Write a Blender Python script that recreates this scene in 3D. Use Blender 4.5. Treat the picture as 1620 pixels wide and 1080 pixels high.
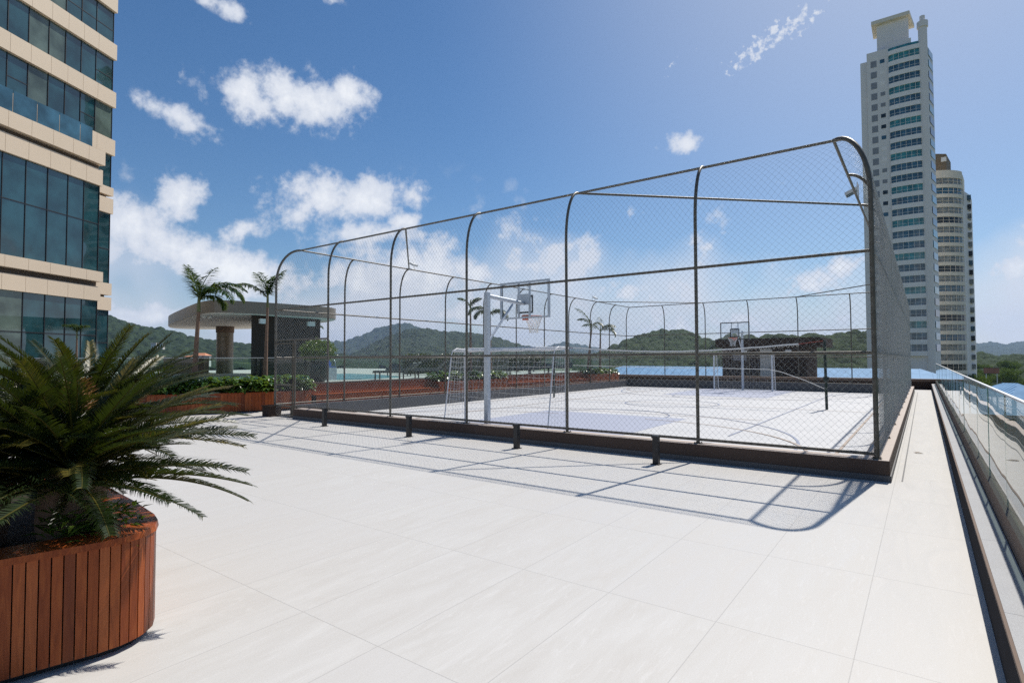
import bpy, math, random
import numpy as np
from math import sin, cos, pi, radians, sqrt
from mathutils import Vector, Matrix
for o in list(bpy.data.objects): bpy.data.objects.remove(o)
SC = bpy.context.scene
COL = SC.collection
random.seed(7)
RS = np.random.RandomState(11)

# ------------------------------------------------------------------ camera
EYE = 1.68
YAW, PITCH, ROLL, FPX = radians(36.486), radians(1.845), radians(-0.176), 879.96
FW = Vector((-sin(YAW)*cos(PITCH), cos(YAW)*cos(PITCH), sin(PITCH)))
r0 = Vector((cos(YAW), sin(YAW), 0)); u0 = r0.cross(FW)
RT = r0*cos(ROLL)+u0*sin(ROLL); UP = -r0*sin(ROLL)+u0*cos(ROLL)
cam = bpy.data.cameras.new("camera"); camo = bpy.data.objects.new("camera", cam); COL.objects.link(camo)
cam.sensor_width = 36; cam.lens = 36*FPX/1620
cam.clip_start = .05; cam.clip_end = 30000
M = Matrix((RT, UP, -FW)).transposed().to_4x4(); M.translation = (0, 0, EYE)
camo.matrix_world = M
SC.camera = camo

# ------------------------------------------------------------------ light
SUNV = Vector((0.0875, 0.716, 1)).normalized()
EL = math.asin(SUNV.z); AZ = math.atan2(SUNV.x, SUNV.y)
sl = bpy.data.lights.new("sun", 'SUN'); sl.energy = 4.9; sl.angle = radians(.53); sl.color = (1, .95, .87)
so = bpy.data.objects.new("sun", sl); COL.objects.link(so); so.location = (0, 0, 300)
so.rotation_euler = SUNV.to_track_quat('Z', 'Y').to_euler()
SC.view_settings.view_transform = 'Standard'; SC.view_settings.look = 'None'
SC.view_settings.exposure = 0.18; SC.view_settings.gamma = 1
SC.render.film_transparent = False
SC.cycles.max_bounces = 8; SC.cycles.transparent_max_bounces = 24
SC.cycles.use_denoising = False; SC.cycles.use_adaptive_sampling = False; SC.cycles.volume_bounces = 0; SC.cycles.sample_clamp_indirect = 6; SC.cycles.blur_glossy = .5

def pxdir(u, v):
    return FW+RT*((u-810)/FPX)-UP*((v-540)/FPX)
def azel(u, v):
    r = pxdir(u, v).normalized(); return math.atan2(r.x, r.y), math.asin(r.z)
def far(u, v, D):            # point seen along a view line at depth D
    return Vector((0, 0, EYE))+pxdir(u, v)*D
def plan(u, D):
    p = far(u, 570, D); return (p.x, p.y)
def zat(v, D, u=810): return far(u, v, D).z

# ------------------------------------------------------------------ world: physical sky and a cloud deck by direction
W = bpy.data.worlds.new("World"); SC.world = W; W.use_nodes = True
nt = W.node_tree; nt.nodes.clear()
def N(t, **k):
    n = nt.nodes.new(t)
    for a, b in k.items(): setattr(n, a, b)
    return n
def L(a, b): nt.links.new(a, b)
def mth(op, a, b=None, c=None, clamp=False):
    n = nt.nodes.new('ShaderNodeMath'); n.operation = op; n.use_clamp = clamp
    for i, x in enumerate((a, b, c)):
        if x is None: continue
        if isinstance(x, (int, float)): n.inputs[i].default_value = x
        else: nt.links.new(x, n.inputs[i])
    return n.outputs[0]
def ramp01(x, a, b):
    n = nt.nodes.new('ShaderNodeMapRange'); n.interpolation_type = 'SMOOTHSTEP'
    n.inputs[1].default_value = a; n.inputs[2].default_value = b
    nt.links.new(x, n.inputs[0]); return n.outputs[0]
out = N('ShaderNodeOutputWorld'); bg = N('ShaderNodeBackground'); bg.inputs[1].default_value = .092
L(bg.outputs[0], out.inputs[0])
sky = N('ShaderNodeTexSky'); sky.sky_type = 'NISHITA'; sky.sun_disc = False
sky.sun_elevation = EL; sky.sun_rotation = AZ; sky.altitude = 20; sky.air_density = 1.0; sky.dust_density = .35; sky.ozone_density = 3.0
tc = N('ShaderNodeTexCoord')
sp = N('ShaderNodeSeparateXYZ'); L(tc.outputs['Generated'], sp.inputs[0])
az = mth('ARCTAN2', sp.outputs[0], sp.outputs[1]); el = mth('ARCSINE', sp.outputs[2])
def noise(vec, scale, detail, rough=.55, dist=0):
    n = N('ShaderNodeTexNoise'); n.inputs['Scale'].default_value = scale; n.inputs['Detail'].default_value = detail
    n.inputs['Roughness'].default_value = rough; n.inputs['Distortion'].default_value = dist
    L(vec, n.inputs['Vector']); return n.outputs[0]
n1 = noise(tc.outputs['Generated'], 22, 8, .6); n2 = noise(tc.outputs['Generated'], 5.5, 3, .5)
# centre (photo pixels), half sizes, tilt, strength
CL = [(462,158,112,46,4,1),(555,152,36,32,0,1),(385,140,48,28,0,.9),(285,188,60,24,24,.9),(545,316,118,38,-6,1),(285,322,44,40,25,.95),
      (385,366,40,18,-15,.8),(215,350,60,40,30,1),(290,400,110,44,24,1.1),(395,440,120,40,10,1.05),(640,350,30,14,0,.8),
      (590,372,75,24,0,1),(640,440,130,66,0,1.1),(735,430,52,32,10,.9),(1078,226,27,19,0,.85),(1045,236,18,8,0,.4),
      (1090,180,3,2,0,.1),(1605,425,50,24,0,.8),(340,4,50,18,8,.8),(530,2,20,8,0,.5),
      (830,455,60,10,8,.5),(1010,460,80,24,-5,.62),(1290,450,60,22,-8,.75),(1330,425,30,16,0,.6),(1000,340,10,8,0,.3),
      (230,500,130,26,5,.75),(1590,500,90,22,0,.6),(1130,520,300,24,0,.65),(760,500,160,30,0,.7)]
acc = None
for (u, v, a, b, tl, st) in CL:
    A0, E0 = azel(u, v)
    ru = abs(azel(u+a, v)[0]-azel(u-a, v)[0])/2; rv = abs(azel(u, v-b)[1]-azel(u, v+b)[1])/2
    dx = mth('SUBTRACT', az, A0); dy = mth('SUBTRACT', el, E0)
    t = radians(tl)
    x = mth('SUBTRACT', mth('MULTIPLY', dx, cos(t)/ru), mth('MULTIPLY', dy, sin(t)/ru))
    y = mth('ADD', mth('MULTIPLY', dx, sin(t)/rv), mth('MULTIPLY', dy, cos(t)/rv))
    d2 = mth('ADD', mth('MULTIPLY', x, x), mth('MULTIPLY', y, y))
    m = mth('MULTIPLY', mth('SUBTRACT', 1.25, mth('POWER', d2, .6)), st)
    acc = m if acc is None else mth('SMOOTH_MAX', acc, m, .25)
acc = mth('MAXIMUM', acc, -1.2)
nf_ = noise(tc.outputs['Generated'], 90, 6, .65); dens = mth('ADD', mth('ADD', acc, mth('MULTIPLY', mth('SUBTRACT', n1, .5), 3.4)), mth('MULTIPLY', mth('SUBTRACT', nf_, .5), .55))
cum = ramp01(mth('ADD', dens, .18), .08, 1.05)
# thin band of cloud low over the hills
n3 = noise(tc.outputs['Generated'], 105, 5, .6)
for (u, v, a, b, tl, st) in ((1215,62,95,30,-26,1),(1265,34,60,30,-24,.9),(1180,82,60,16,-18,.8),(1075,95,50,14,-24,.35),(1050,122,22,8,0,.3)):
    A0, E0 = azel(u, v); ru = abs(azel(u+a, v)[0]-azel(u-a, v)[0])/2; rv = abs(azel(u, v-b)[1]-azel(u, v+b)[1])/2
    dx = mth('SUBTRACT', az, A0); dy = mth('SUBTRACT', el, E0); t = radians(tl)
    x = mth('SUBTRACT', mth('MULTIPLY', dx, cos(t)/ru), mth('MULTIPLY', dy, sin(t)/ru)); y = mth('ADD', mth('MULTIPLY', dx, sin(t)/rv), mth('MULTIPLY', dy, cos(t)/rv))
    mk = mth('MULTIPLY', mth('SUBTRACT', 1.0, mth('ADD', mth('MULTIPLY', x, x), mth('MULTIPLY', y, y))), .62*st, clamp=True)
    cum = mth('MAXIMUM', cum, mth('MULTIPLY', ramp01(mth('ADD', mk, mth('MULTIPLY', mth('SUBTRACT', n3, .5), 2.2)), .18, .85), ramp01(mk, 0, .2)))
lowm = ramp01(el, .34, .04)
band = ramp01(mth('ADD', mth('MULTIPLY', lowm, .74), mth('MULTIPLY', mth('SUBTRACT', n2, .5), 1.3)), .22, .85)
scat = ramp01(mth('ADD', mth('ADD', mth('MULTIPLY', mth('SUBTRACT', n1, .5), 1.6), mth('MULTIPLY', mth('SUBTRACT', n2, .5), 2.2)), mth('MULTIPLY', lowm, .45)), .24, .72)
tot = mth('MAXIMUM', cum, mth('MULTIPLY', mth('MAXIMUM', band, scat), ramp01(el, .36, .2)))
veil = ramp01(mth('SUBTRACT', 1.0, mth('POWER', mth('ADD', mth('POWER', mth('SUBTRACT', az, radians(5)), 2), mth('POWER', mth('SUBTRACT', el, radians(45)), 2)), .5)), .05, 1.0)
tot = mth('MAXIMUM', tot, mth('MULTIPLY', veil, .55))
tot = mth('MULTIPLY', tot, ramp01(el, -.02, .01))
# clouds: bright tops, softer grey undersides
shade = ramp01(mth('SUBTRACT', dens, mth('MULTIPLY', n2, .9)), .1, 1.5)
cc = N('ShaderNodeMix', data_type='RGBA'); L(shade, cc.inputs[0])
cc.inputs[6].default_value = (6.9, 7.3, 8.1, 1); cc.inputs[7].default_value = (9.7, 9.8, 9.9, 1)
mx = N('ShaderNodeMix', data_type='RGBA'); L(mth('MULTIPLY', tot, .95), mx.inputs[0]); hs = N('ShaderNodeHueSaturation'); hs.inputs['Saturation'].default_value = 1.22; hs.inputs['Value'].default_value = .93; L(sky.outputs[0], hs.inputs['Color']); L(hs.outputs[0], mx.inputs[6]); L(cc.outputs[2], mx.inputs[7])
L(mx.outputs[2], bg.inputs[0])
W.cycles.sampling_method = 'MANUAL'; W.cycles.sample_map_resolution = 256

# ------------------------------------------------------------------ materials
class Mat:
    def __init__(s, name, col=(.5, .5, .5), rough=.6, metal=0, spec=.5):
        s.m = bpy.data.materials.new(name); s.m.use_nodes = True; s.t = s.m.node_tree
        s.b = s.t.nodes['Principled BSDF']; s.out = s.t.nodes['Material Output']
        s.b.inputs['Base Color'].default_value = (*col, 1); s.b.inputs['Roughness'].default_value = rough
        s.b.inputs['Metallic'].default_value = metal; s.b.inputs['Specular IOR Level'].default_value = spec
        s.col = col
    def n(s, t, **k):
        x = s.t.nodes.new(t)
        for a, b in k.items(): setattr(x, a, b)
        return x
    def l(s, a, b): s.t.links.new(a, b)
    def coord(s, kind='Object', scale=(1, 1, 1), rot=(0, 0, 0), loc=(0, 0, 0)):
        c = s.n('ShaderNodeTexCoord'); m = s.n('ShaderNodeMapping')
        if kind == 'World': g = s.n('ShaderNodeNewGeometry'); s.l(g.outputs['Position'], m.inputs[0])
        else: s.l(c.outputs[kind], m.inputs[0])
        m.inputs['Scale'].default_value = scale; m.inputs['Rotation'].default_value = rot; m.inputs['Location'].default_value = loc
        return m.outputs[0]
    def noise(s, vec, scale, detail=4, rough=.5, dist=0):
        x = s.n('ShaderNodeTexNoise'); x.inputs['Scale'].default_value = scale; x.inputs['Detail'].default_value = detail
        x.inputs['Roughness'].default_value = rough; x.inputs['Distortion'].default_value = dist; s.l(vec, x.inputs['Vector']); return x.outputs[0]
    def ramp(s, fac, stops):
        x = s.n('ShaderNodeValToRGB'); e = x.color_ramp.elements
        while len(e) < len(stops): e.new(.5)
        for i, (p, c) in enumerate(stops): e[i].position = p; e[i].color = (*c, 1)
        s.l(fac, x.inputs[0]); return x.outputs[0]
    def mix(s, fac, a, b, mode='MIX'):
        x = s.n('ShaderNodeMix', data_type='RGBA', blend_type=mode)
        for i, v in ((0, fac), (6, a), (7, b)):
            if isinstance(v, (int, float)): x.inputs[i].default_value = v
            elif isinstance(v, tuple): x.inputs[i].default_value = (*v, 1)
            else: s.l(v, x.inputs[i])
        return x.outputs[2]
    def base(s, c): s.l(c, s.b.inputs['Base Color'])
    def bump(s, h, dist=.01, strength=1):
        x = s.n('ShaderNodeBump'); x.inputs['Distance'].default_value = dist; x.inputs['Strength'].default_value = strength
        s.l(h, x.inputs['Height']); s.l(x.outputs[0], s.b.inputs['Normal'])
    def tone(s):
        x = s.n('ShaderNodeAttribute'); x.attribute_name = 'tone'; return x.outputs['Fac']
def simple(name, col, rough=.6, metal=0, nscale=6, amp=.18, bump=0, spec=.5, kind='Object'):
    m = Mat(name, col, rough, metal, spec); v = m.coord(kind)
    f = m.noise(v, nscale, 6, .6)
    m.base(m.mix(f, tuple(c*(1-amp) for c in col), tuple(min(1, c*(1+amp)) for c in col)))
    if bump: m.bump(m.noise(v, nscale*6, 4), bump)
    return m.m
MT = {}
def tile_mat():
    m = Mat('porcelain_tile', (.6, .6, .6), .42, 0, .35)
    g = m.coord('World')
    sx = m.n('ShaderNodeSeparateXYZ'); m.l(g, sx.inputs[0])
    cb = m.n('ShaderNodeCombineXYZ')
    def mm(op, a, b):
        x = m.n('ShaderNodeMath', operation=op)
        for i, q in enumerate((a, b)):
            if isinstance(q, (int, float)): x.inputs[i].default_value = q
            else: m.l(q, x.inputs[i])
        return x.outputs[0]
    cx = mm('ADD', sx.outputs[0], .35+.755*100); cy = mm('ADD', sx.outputs[1], -2.2+1.48*60)
    tx = mm('DIVIDE', cx, .755); ty = mm('DIVIDE', cy, 1.48)
    fx = mm('FRACT', tx, 0); fy = mm('FRACT', ty, 0)
    ex = mm('MULTIPLY', mm('MINIMUM', fx, mm('SUBTRACT', 1, fx)), .755); ey = mm('MULTIPLY', mm('MINIMUM', fy, mm('SUBTRACT', 1, fy)), 1.48)
    e = mm('MINIMUM', ex, ey)
    joint = mm('LESS_THAN', e, .0022)
    cell = m.n('ShaderNodeCombineXYZ'); m.l(mm('FLOOR', tx, 0), cell.inputs[0]); m.l(mm('FLOOR', ty, 0), cell.inputs[1])
    wn = m.n('ShaderNodeTexWhiteNoise', noise_dimensions='2D'); m.l(cell.outputs[0], wn.inputs['Vector'])
    # veins: long streaks whose offset differs on every tile
    off = m.n('ShaderNodeVectorMath', operation='SCALE'); m.l(wn.outputs['Color'], off.inputs[0]); off.inputs['Scale'].default_value = 30
    ad = m.n('ShaderNodeVectorMath', operation='ADD'); m.l(g, ad.inputs[0]); m.l(off.outputs[0], ad.inputs[1])
    mp = m.n('ShaderNodeMapping'); mp.inputs['Rotation'].default_value = (0, 0, radians(12)); mp.inputs['Scale'].default_value = (3.2, .55, 1); m.l(ad.outputs[0], mp.inputs[0])
    v1 = m.noise(mp.outputs[0], 1.5, 8, .62, 1.2)
    v2 = m.noise(mp.outputs[0], 5.5, 6, .6, 2.0)
    c = m.ramp(v1, [(.3, (.455, .434, .40)), (.5, (.505, .487, .454)), (.7, (.56, .543, .51))])
    c = m.mix(m.ramp(v2, [(.55, (0, 0, 0)), (.75, (.35, .35, .35))]), c, (.68, .67, .655))
    c = m.mix(m.ramp(wn.outputs['Value'], [(0, (.5, .5, .5)), (1, (0, 0, 0))]), c, tuple([.50, .482, .458]))
    fine = m.noise(g, 110, 5, .7)
    c = m.mix(.2, c, m.ramp(fine, [(.3, (.4, .39, .38)), (.7, (.75, .74, .73))]))
    dirt = m.noise(g, .5, 5, .6)
    c = m.mix(m.ramp(dirt, [(.45, (0, 0, 0)), (.8, (.22, .22, .22))]), c, (.5, .485, .46))
    c = m.mix(mm('MULTIPLY', joint, .45), c, (.27, .26, .25))
    m.base(c)
    m.l(m.ramp(v1, [(.3, (.5, .5, .5)), (.7, (.36, .36, .36))]), m.b.inputs['Roughness'])
    m.bump(mm('SUBTRACT', mm('MULTIPLY', fine, .15), joint), .002, .6)
    return m.m
MT['tile'] = tile_mat()
def wood_mat():
    m = Mat('oiled_hardwood', (.3, .08, .03), .45, 0, .22)
    g = m.coord('Object', (14, 14, 1.2)); t = m.tone()
    w = m.noise(g, 2.2, 8, .65, 1.5)
    c = m.ramp(w, [(.25, (.16, .030, .007)), (.5, (.33, .072, .015)), (.75, (.48, .13, .028))])
    c = m.mix(m.ramp(t, [(0, (.75, .75, .75)), (1, (0, 0, 0))]), c, (.11, .028, .013))
    c = m.mix(m.ramp(t, [(.6, (0, 0, 0)), (1, (.4, .4, .4))]), c, (.38, .13, .05))
    m.base(c); m.bump(w, .002, .5); m.l(m.ramp(w, [(.3, (.5, .5, .5)), (.7, (.3, .3, .3))]), m.b.inputs['Roughness'])
    return m.m
MT['wood'] = wood_mat()
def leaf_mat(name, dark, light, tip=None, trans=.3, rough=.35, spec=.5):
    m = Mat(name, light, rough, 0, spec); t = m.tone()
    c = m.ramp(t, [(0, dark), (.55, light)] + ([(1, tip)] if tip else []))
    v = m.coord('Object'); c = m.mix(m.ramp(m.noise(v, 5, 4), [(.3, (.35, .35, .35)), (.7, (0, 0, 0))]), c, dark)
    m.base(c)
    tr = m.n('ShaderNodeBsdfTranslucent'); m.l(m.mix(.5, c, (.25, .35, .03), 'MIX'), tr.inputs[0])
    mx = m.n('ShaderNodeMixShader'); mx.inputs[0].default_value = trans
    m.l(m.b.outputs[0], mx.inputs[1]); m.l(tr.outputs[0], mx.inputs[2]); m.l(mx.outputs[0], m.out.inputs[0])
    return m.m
MT['cycad'] = leaf_mat('cycad_leaf', (.005, .011, .004), (.015, .029, .007), (.17, .125, .015), .09, .42, .35)
MT['palm'] = leaf_mat('palm_leaf', (.014, .035, .012), (.03, .068, .02), (.08, .12, .02), .25)
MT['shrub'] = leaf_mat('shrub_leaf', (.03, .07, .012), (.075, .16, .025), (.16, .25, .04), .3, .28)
MT['hedge'] = leaf_mat('hedge_leaf', (.015, .035, .012), (.032, .065, .02), None, .15)
MT['tree'] = leaf_mat('tree_leaf', (.03, .06, .014), (.075, .13, .03), (.12, .17, .04), .25, .7, .15)
MT['rust_leaf'] = leaf_mat('dry_cone', (.14, .05, .02), (.34, .17, .07), None, .1, .7)
MT['stalk'] = simple('leaf_stalk', (.12, .13, .04), .5, amp=.3)
MT['palm_trunk'] = simple('palm_trunk', (.17, .105, .07), .8, nscale=9, amp=.45, bump=.01)
MT['trunk'] = simple('bark', (.10, .07, .045), .9, nscale=10, amp=.4, bump=.02)
MT['soil'] = simple('soil', (.035, .022, .015), .95, nscale=20, amp=.4, bump=.02)
def post_mat(name, a, b, metal, rough):
    m = Mat(name, a, rough, metal); g = m.coord('World')
    m.base(m.ramp(m.noise(g, 9, 6, .65), [(.35, a), (.7, b)])); m.bump(m.noise(g, 70, 3), .0015, .5); return m.m
MT['post'] = post_mat('bronze_painted_steel', (.07, .061, .046), (.125, .11, .084), .12, .45)
MT['wire'] = post_mat('coated_wire', (.42, .42, .40), (.55, .55, .53), .3, .4)
MT['galv'] = post_mat('galvanised_steel', (.46, .50, .55), (.6, .63, .67), .5, .42)
MT['white_paint'] = post_mat('white_gloss_paint', (.68, .69, .70), (.8, .8, .8), 0, .35)
MT['black'] = post_mat('black_powder_coat', (.012, .012, .014), (.022, .022, .024), .1, .45)
MT['vbpost'] = post_mat('dark_green_paint', (.010, .022, .016), (.02, .035, .026), .1, .4)
MT['orange'] = post_mat('orange_paint', (.62, .09, .025), (.7, .13, .04), 0, .4)
MT['cord'] = simple('net_cord', (.78, .77, .74), .8, nscale=40)
MT['red_cord'] = simple('red_cord', (.5, .09, .06), .8, nscale=40)
MT['plinth'] = simple('brown_render', (.085, .06, .048), .9, spec=.2, nscale=3, amp=.14, bump=.002, kind='World')
MT['base_strip'] = simple('grey_skirting', (.085, .085, .088), .6, nscale=6, amp=.25, kind='World')
MT['brownwall'] = simple('dark_brown_render', (.05, .034, .027), .95, spec=.1, nscale=2, amp=.12, bump=.002, kind='World')
MT['fascia'] = simple('bronze_fascia', (.19, .155, .115), .4, .2, nscale=1.2, amp=.08, kind='World')
MT['soffit'] = simple('white_soffit', (.55, .52, .46), .8, nscale=1, amp=.05, kind='World')
MT['shaded_face'] = simple('granite_face_painted_shade', (.05, .05, .054), .95, spec=0, kind='World')  # granite ledge side, its shade put into a darker base colour without specular
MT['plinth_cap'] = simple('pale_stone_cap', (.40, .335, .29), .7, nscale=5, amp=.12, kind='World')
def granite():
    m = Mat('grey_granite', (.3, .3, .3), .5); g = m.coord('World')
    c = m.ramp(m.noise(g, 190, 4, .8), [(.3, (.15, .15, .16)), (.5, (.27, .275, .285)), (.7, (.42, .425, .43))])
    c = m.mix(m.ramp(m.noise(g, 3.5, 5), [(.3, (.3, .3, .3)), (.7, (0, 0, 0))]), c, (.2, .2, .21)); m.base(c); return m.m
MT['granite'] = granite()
MT['trim'] = simple('bronze_trim', (.15, .105, .08), .7, 0, spec=.2, kind='World')
MT['panel'] = simple('beige_cladding', (.62, .50, .37), .5, nscale=.6, amp=.06, kind='World')
MT['pano'] = simple('panel_gap', (.10, .075, .055), .8)
MT['steel'] = post_mat('brushed_rail', (.62, .63, .63), (.72, .72, .72), .8, .3)
MT['cream'] = simple('cream_render', (.74, .66, .55), .8, nscale=.4, amp=.08, kind='World')
MT['towergrey'] = simple('pale_render', (.76, .71, .69), .8, nscale=.3, amp=.10, kind='World')
MT['towerwhite'] = simple('white_render', (.84, .79, .77), .8, nscale=.3, amp=.07, kind='World')
MT['shutter'] = simple('grey_shutter', (.24, .245, .27), .6, nscale=2, kind='World')
MT['brownblock'] = simple('ochre_render', (.18, .13, .075), .85, nscale=1, kind='World')
MT['shade_cloth'] = simple('charcoal_fabric', (.085, .09, .10), .8)
MT['bluefab'] = simple('blue_fabric', (.05, .13, .45), .6)
MT['pot'] = simple('black_pot', (.018, .018, .02), .55)
MT['door'] = simple('pale_door', (.55, .53, .47), .5)
MT['lampwhite'] = simple('lamp_housing', (.65, .65, .63), .4)
MT['terracotta'] = simple('terracotta_tiles', (.48, .2, .1), .8, nscale=2, amp=.2)
MT['housewhite'] = simple('house_white', (.6, .58, .54), .8, kind='World')
def glass_opaque(name, col, rough=.03, ior=1.9, wob=.0, wscale=.3):
    m = Mat(name, col, rough, 0, .5); m.b.inputs['IOR'].default_value = ior
    v = m.coord('World')
    m.base(m.ramp(m.noise(v, .8, 3), [(.35, tuple(c*.6 for c in col)), (.7, tuple(c*1.5 for c in col))]))
    if wob: m.bump(m.noise(v, wscale, 2), wob, 1)
    return m.m
MT['facade_glass'] = glass_opaque('tinted_facade_glass', (.016, .055, .065), .02, 1.85, .02, .35)
MT['facade_glass_b'] = glass_opaque('tinted_facade_glass_curtained', (.08, .11, .095), .05, 1.6, .02, .35)
MT['teal'] = glass_opaque('teal_glass', (.03, .20, .22), .06, 1.6)
MT['tealblue'] = glass_opaque('blue_glass', (.035, .10, .15), .06, 1.6)
MT['darkwin'] = glass_opaque('open_window', (.012, .018, .022), .1, 1.45)
MT['curtwin'] = glass_opaque('curtained_window', (.20, .21, .20), .15, 1.5)
def rail_glass():
    m = Mat('railing_glass', (.8, .9, .88), .0); t = m.t
    g = m.n('ShaderNodeBsdfGlossy'); g.inputs['Roughness'].default_value = .0; g.inputs[0].default_value = (1, 1, 1, 1)
    tr = m.n('ShaderNodeBsdfTransparent'); tr.inputs[0].default_value = (.85, .94, .92, 1)
    fr = m.n('ShaderNodeFresnel'); fr.inputs[0].default_value = 1.62
    b = m.n('ShaderNodeBump'); b.inputs['Distance'].default_value = .03; b.inputs['Strength'].default_value = .22
    v = m.coord('World', (.55, .55, .25)); m.l(m.noise(v, 1.3, 1, .3), b.inputs['Height'])
    m.l(b.outputs[0], g.inputs['Normal'])
    ge = m.n('ShaderNodeNewGeometry'); inv = m.n('ShaderNodeMath', operation='SUBTRACT'); inv.inputs[0].default_value = 1; m.l(ge.outputs['Backfacing'], inv.inputs[1])
    mu = m.n('ShaderNodeMath', operation='MULTIPLY'); m.l(fr.outputs[0], mu.inputs[0]); m.l(inv.outputs[0], mu.inputs[1])
    mx = m.n('ShaderNodeMixShader'); m.l(mu.outputs[0], mx.inputs[0]); m.l(tr.outputs[0], mx.inputs[1]); m.l(g.outputs[0], mx.inputs[2])
    m.l(mx.outputs[0], m.out.inputs[0]); return m.m
MT['rglass'] = rail_glass()
MT['gedge'] = simple('green_glass_edge', (.12, .28, .24), .2)
def board_glass():
    m = Mat('backboard_acrylic', (.9, .9, .9), 0)
    g = m.n('ShaderNodeBsdfGlossy'); g.inputs['Roughness'].default_value = .05
    tr = m.n('ShaderNodeBsdfTransparent'); tr.inputs[0].default_value = (.93, .95, .96, 1)
    mx = m.n('ShaderNodeMixShader'); mx.inputs[0].default_value = .06
    m.l(tr.outputs[0], mx.inputs[1]); m.l(g.outputs[0], mx.inputs[2]); m.l(mx.outputs[0], m.out.inputs[0]); return m.m
MT['bglass'] = board_glass()
def roof_metal():
    m = Mat('blue_metal_roof', (.16, .33, .55), .7, 0, .2); v = m.coord('Object')
    m.base(m.mix(m.ramp(m.noise(v, 1.5, 5), [(.3, (0, 0, 0)), (.7, (1, 1, 1))]), (.13, .28, .46), (.19, .37, .58))); return m.m
MT['roof'] = roof_metal()
def water():
    m = Mat('pool_water', (.07, .32, .38), .05); v = m.coord('World'); m.bump(m.noise(v, 6, 3), .05); return m.m
MT['water'] = water()
def sea():
    m = Mat('sea', (.02, .08, .13), .15); v = m.coord('World'); m.bump(m.noise(v, .3, 3), .5); return m.m
MT['sea'] = sea()
def forest(name, dark, mid, light, s=.05, dirt=(.14, .11, .06)):
    m = Mat(name, mid, .9, 0, .2); v = m.coord('World'); t = m.tone()
    c = m.ramp(m.noise(v, s*4, 6, .75), [(.3, dark), (.5, mid), (.72, light)])
    c = m.mix(m.ramp(t, [(0, (.6, .6, .6)), (.6, (0, 0, 0))]), c, dark)
    c = m.mix(m.ramp(t, [(.7, (0, 0, 0)), (1, (.5, .5, .5))]), c, light)
    p = m.noise(v, s*.22, 4, .6)
    c = m.mix(m.ramp(p, [(.62, (0, 0, 0)), (.72, (.55, .55, .55))]), c, (.09, .12, .03))
    m.base(c); m.bump(m.noise(v, s*25, 4, .7), 1.2, 1); return m.m
MT['forest'] = forest('hill_forest', (.010, .022, .010), (.022, .042, .016), (.05, .078, .026))
MT['forest_near'] = forest('near_forest', (.012, .030, .010), (.032, .062, .018), (.075, .115, .03), .1)
MT['ground'] = simple('valley_floor', (.10, .12, .05), .95, nscale=.02, amp=.5, kind='World')
def court_mat():
    m = Mat('court_surface', (.5, .5, .52), .65); v = m.coord('World')
    c = m.ramp(m.noise(v, 1.2, 6, .6), [(.3, (.41, .415, .425)), (.7, (.49, .49, .495))])
    c = m.mix(.15, c, m.ramp(m.noise(v, 150, 3), [(.3, (.3, .3, .31)), (.7, (.7, .7, .7))])); m.base(c); return m.m
MT['court'] = court_mat()
MT['key'] = simple('court_blue_paint', (.30, .325, .41), .65, nscale=2, amp=.06, kind='World')
MT['line_blue'] = simple('court_line_blue', (.20, .23, .32), .6, kind='World')
MT['line_brown'] = simple('court_line_brown', (.36, .28, .22), .6, kind='World')
MT['pooldeck'] = simple('pool_deck_stone', (.42, .41, .39), .7, nscale=2, kind='World')
MT['billboard'] = simple('faded_hoarding', (.30, .13, .09), .7, nscale=.8, amp=.4)

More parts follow.
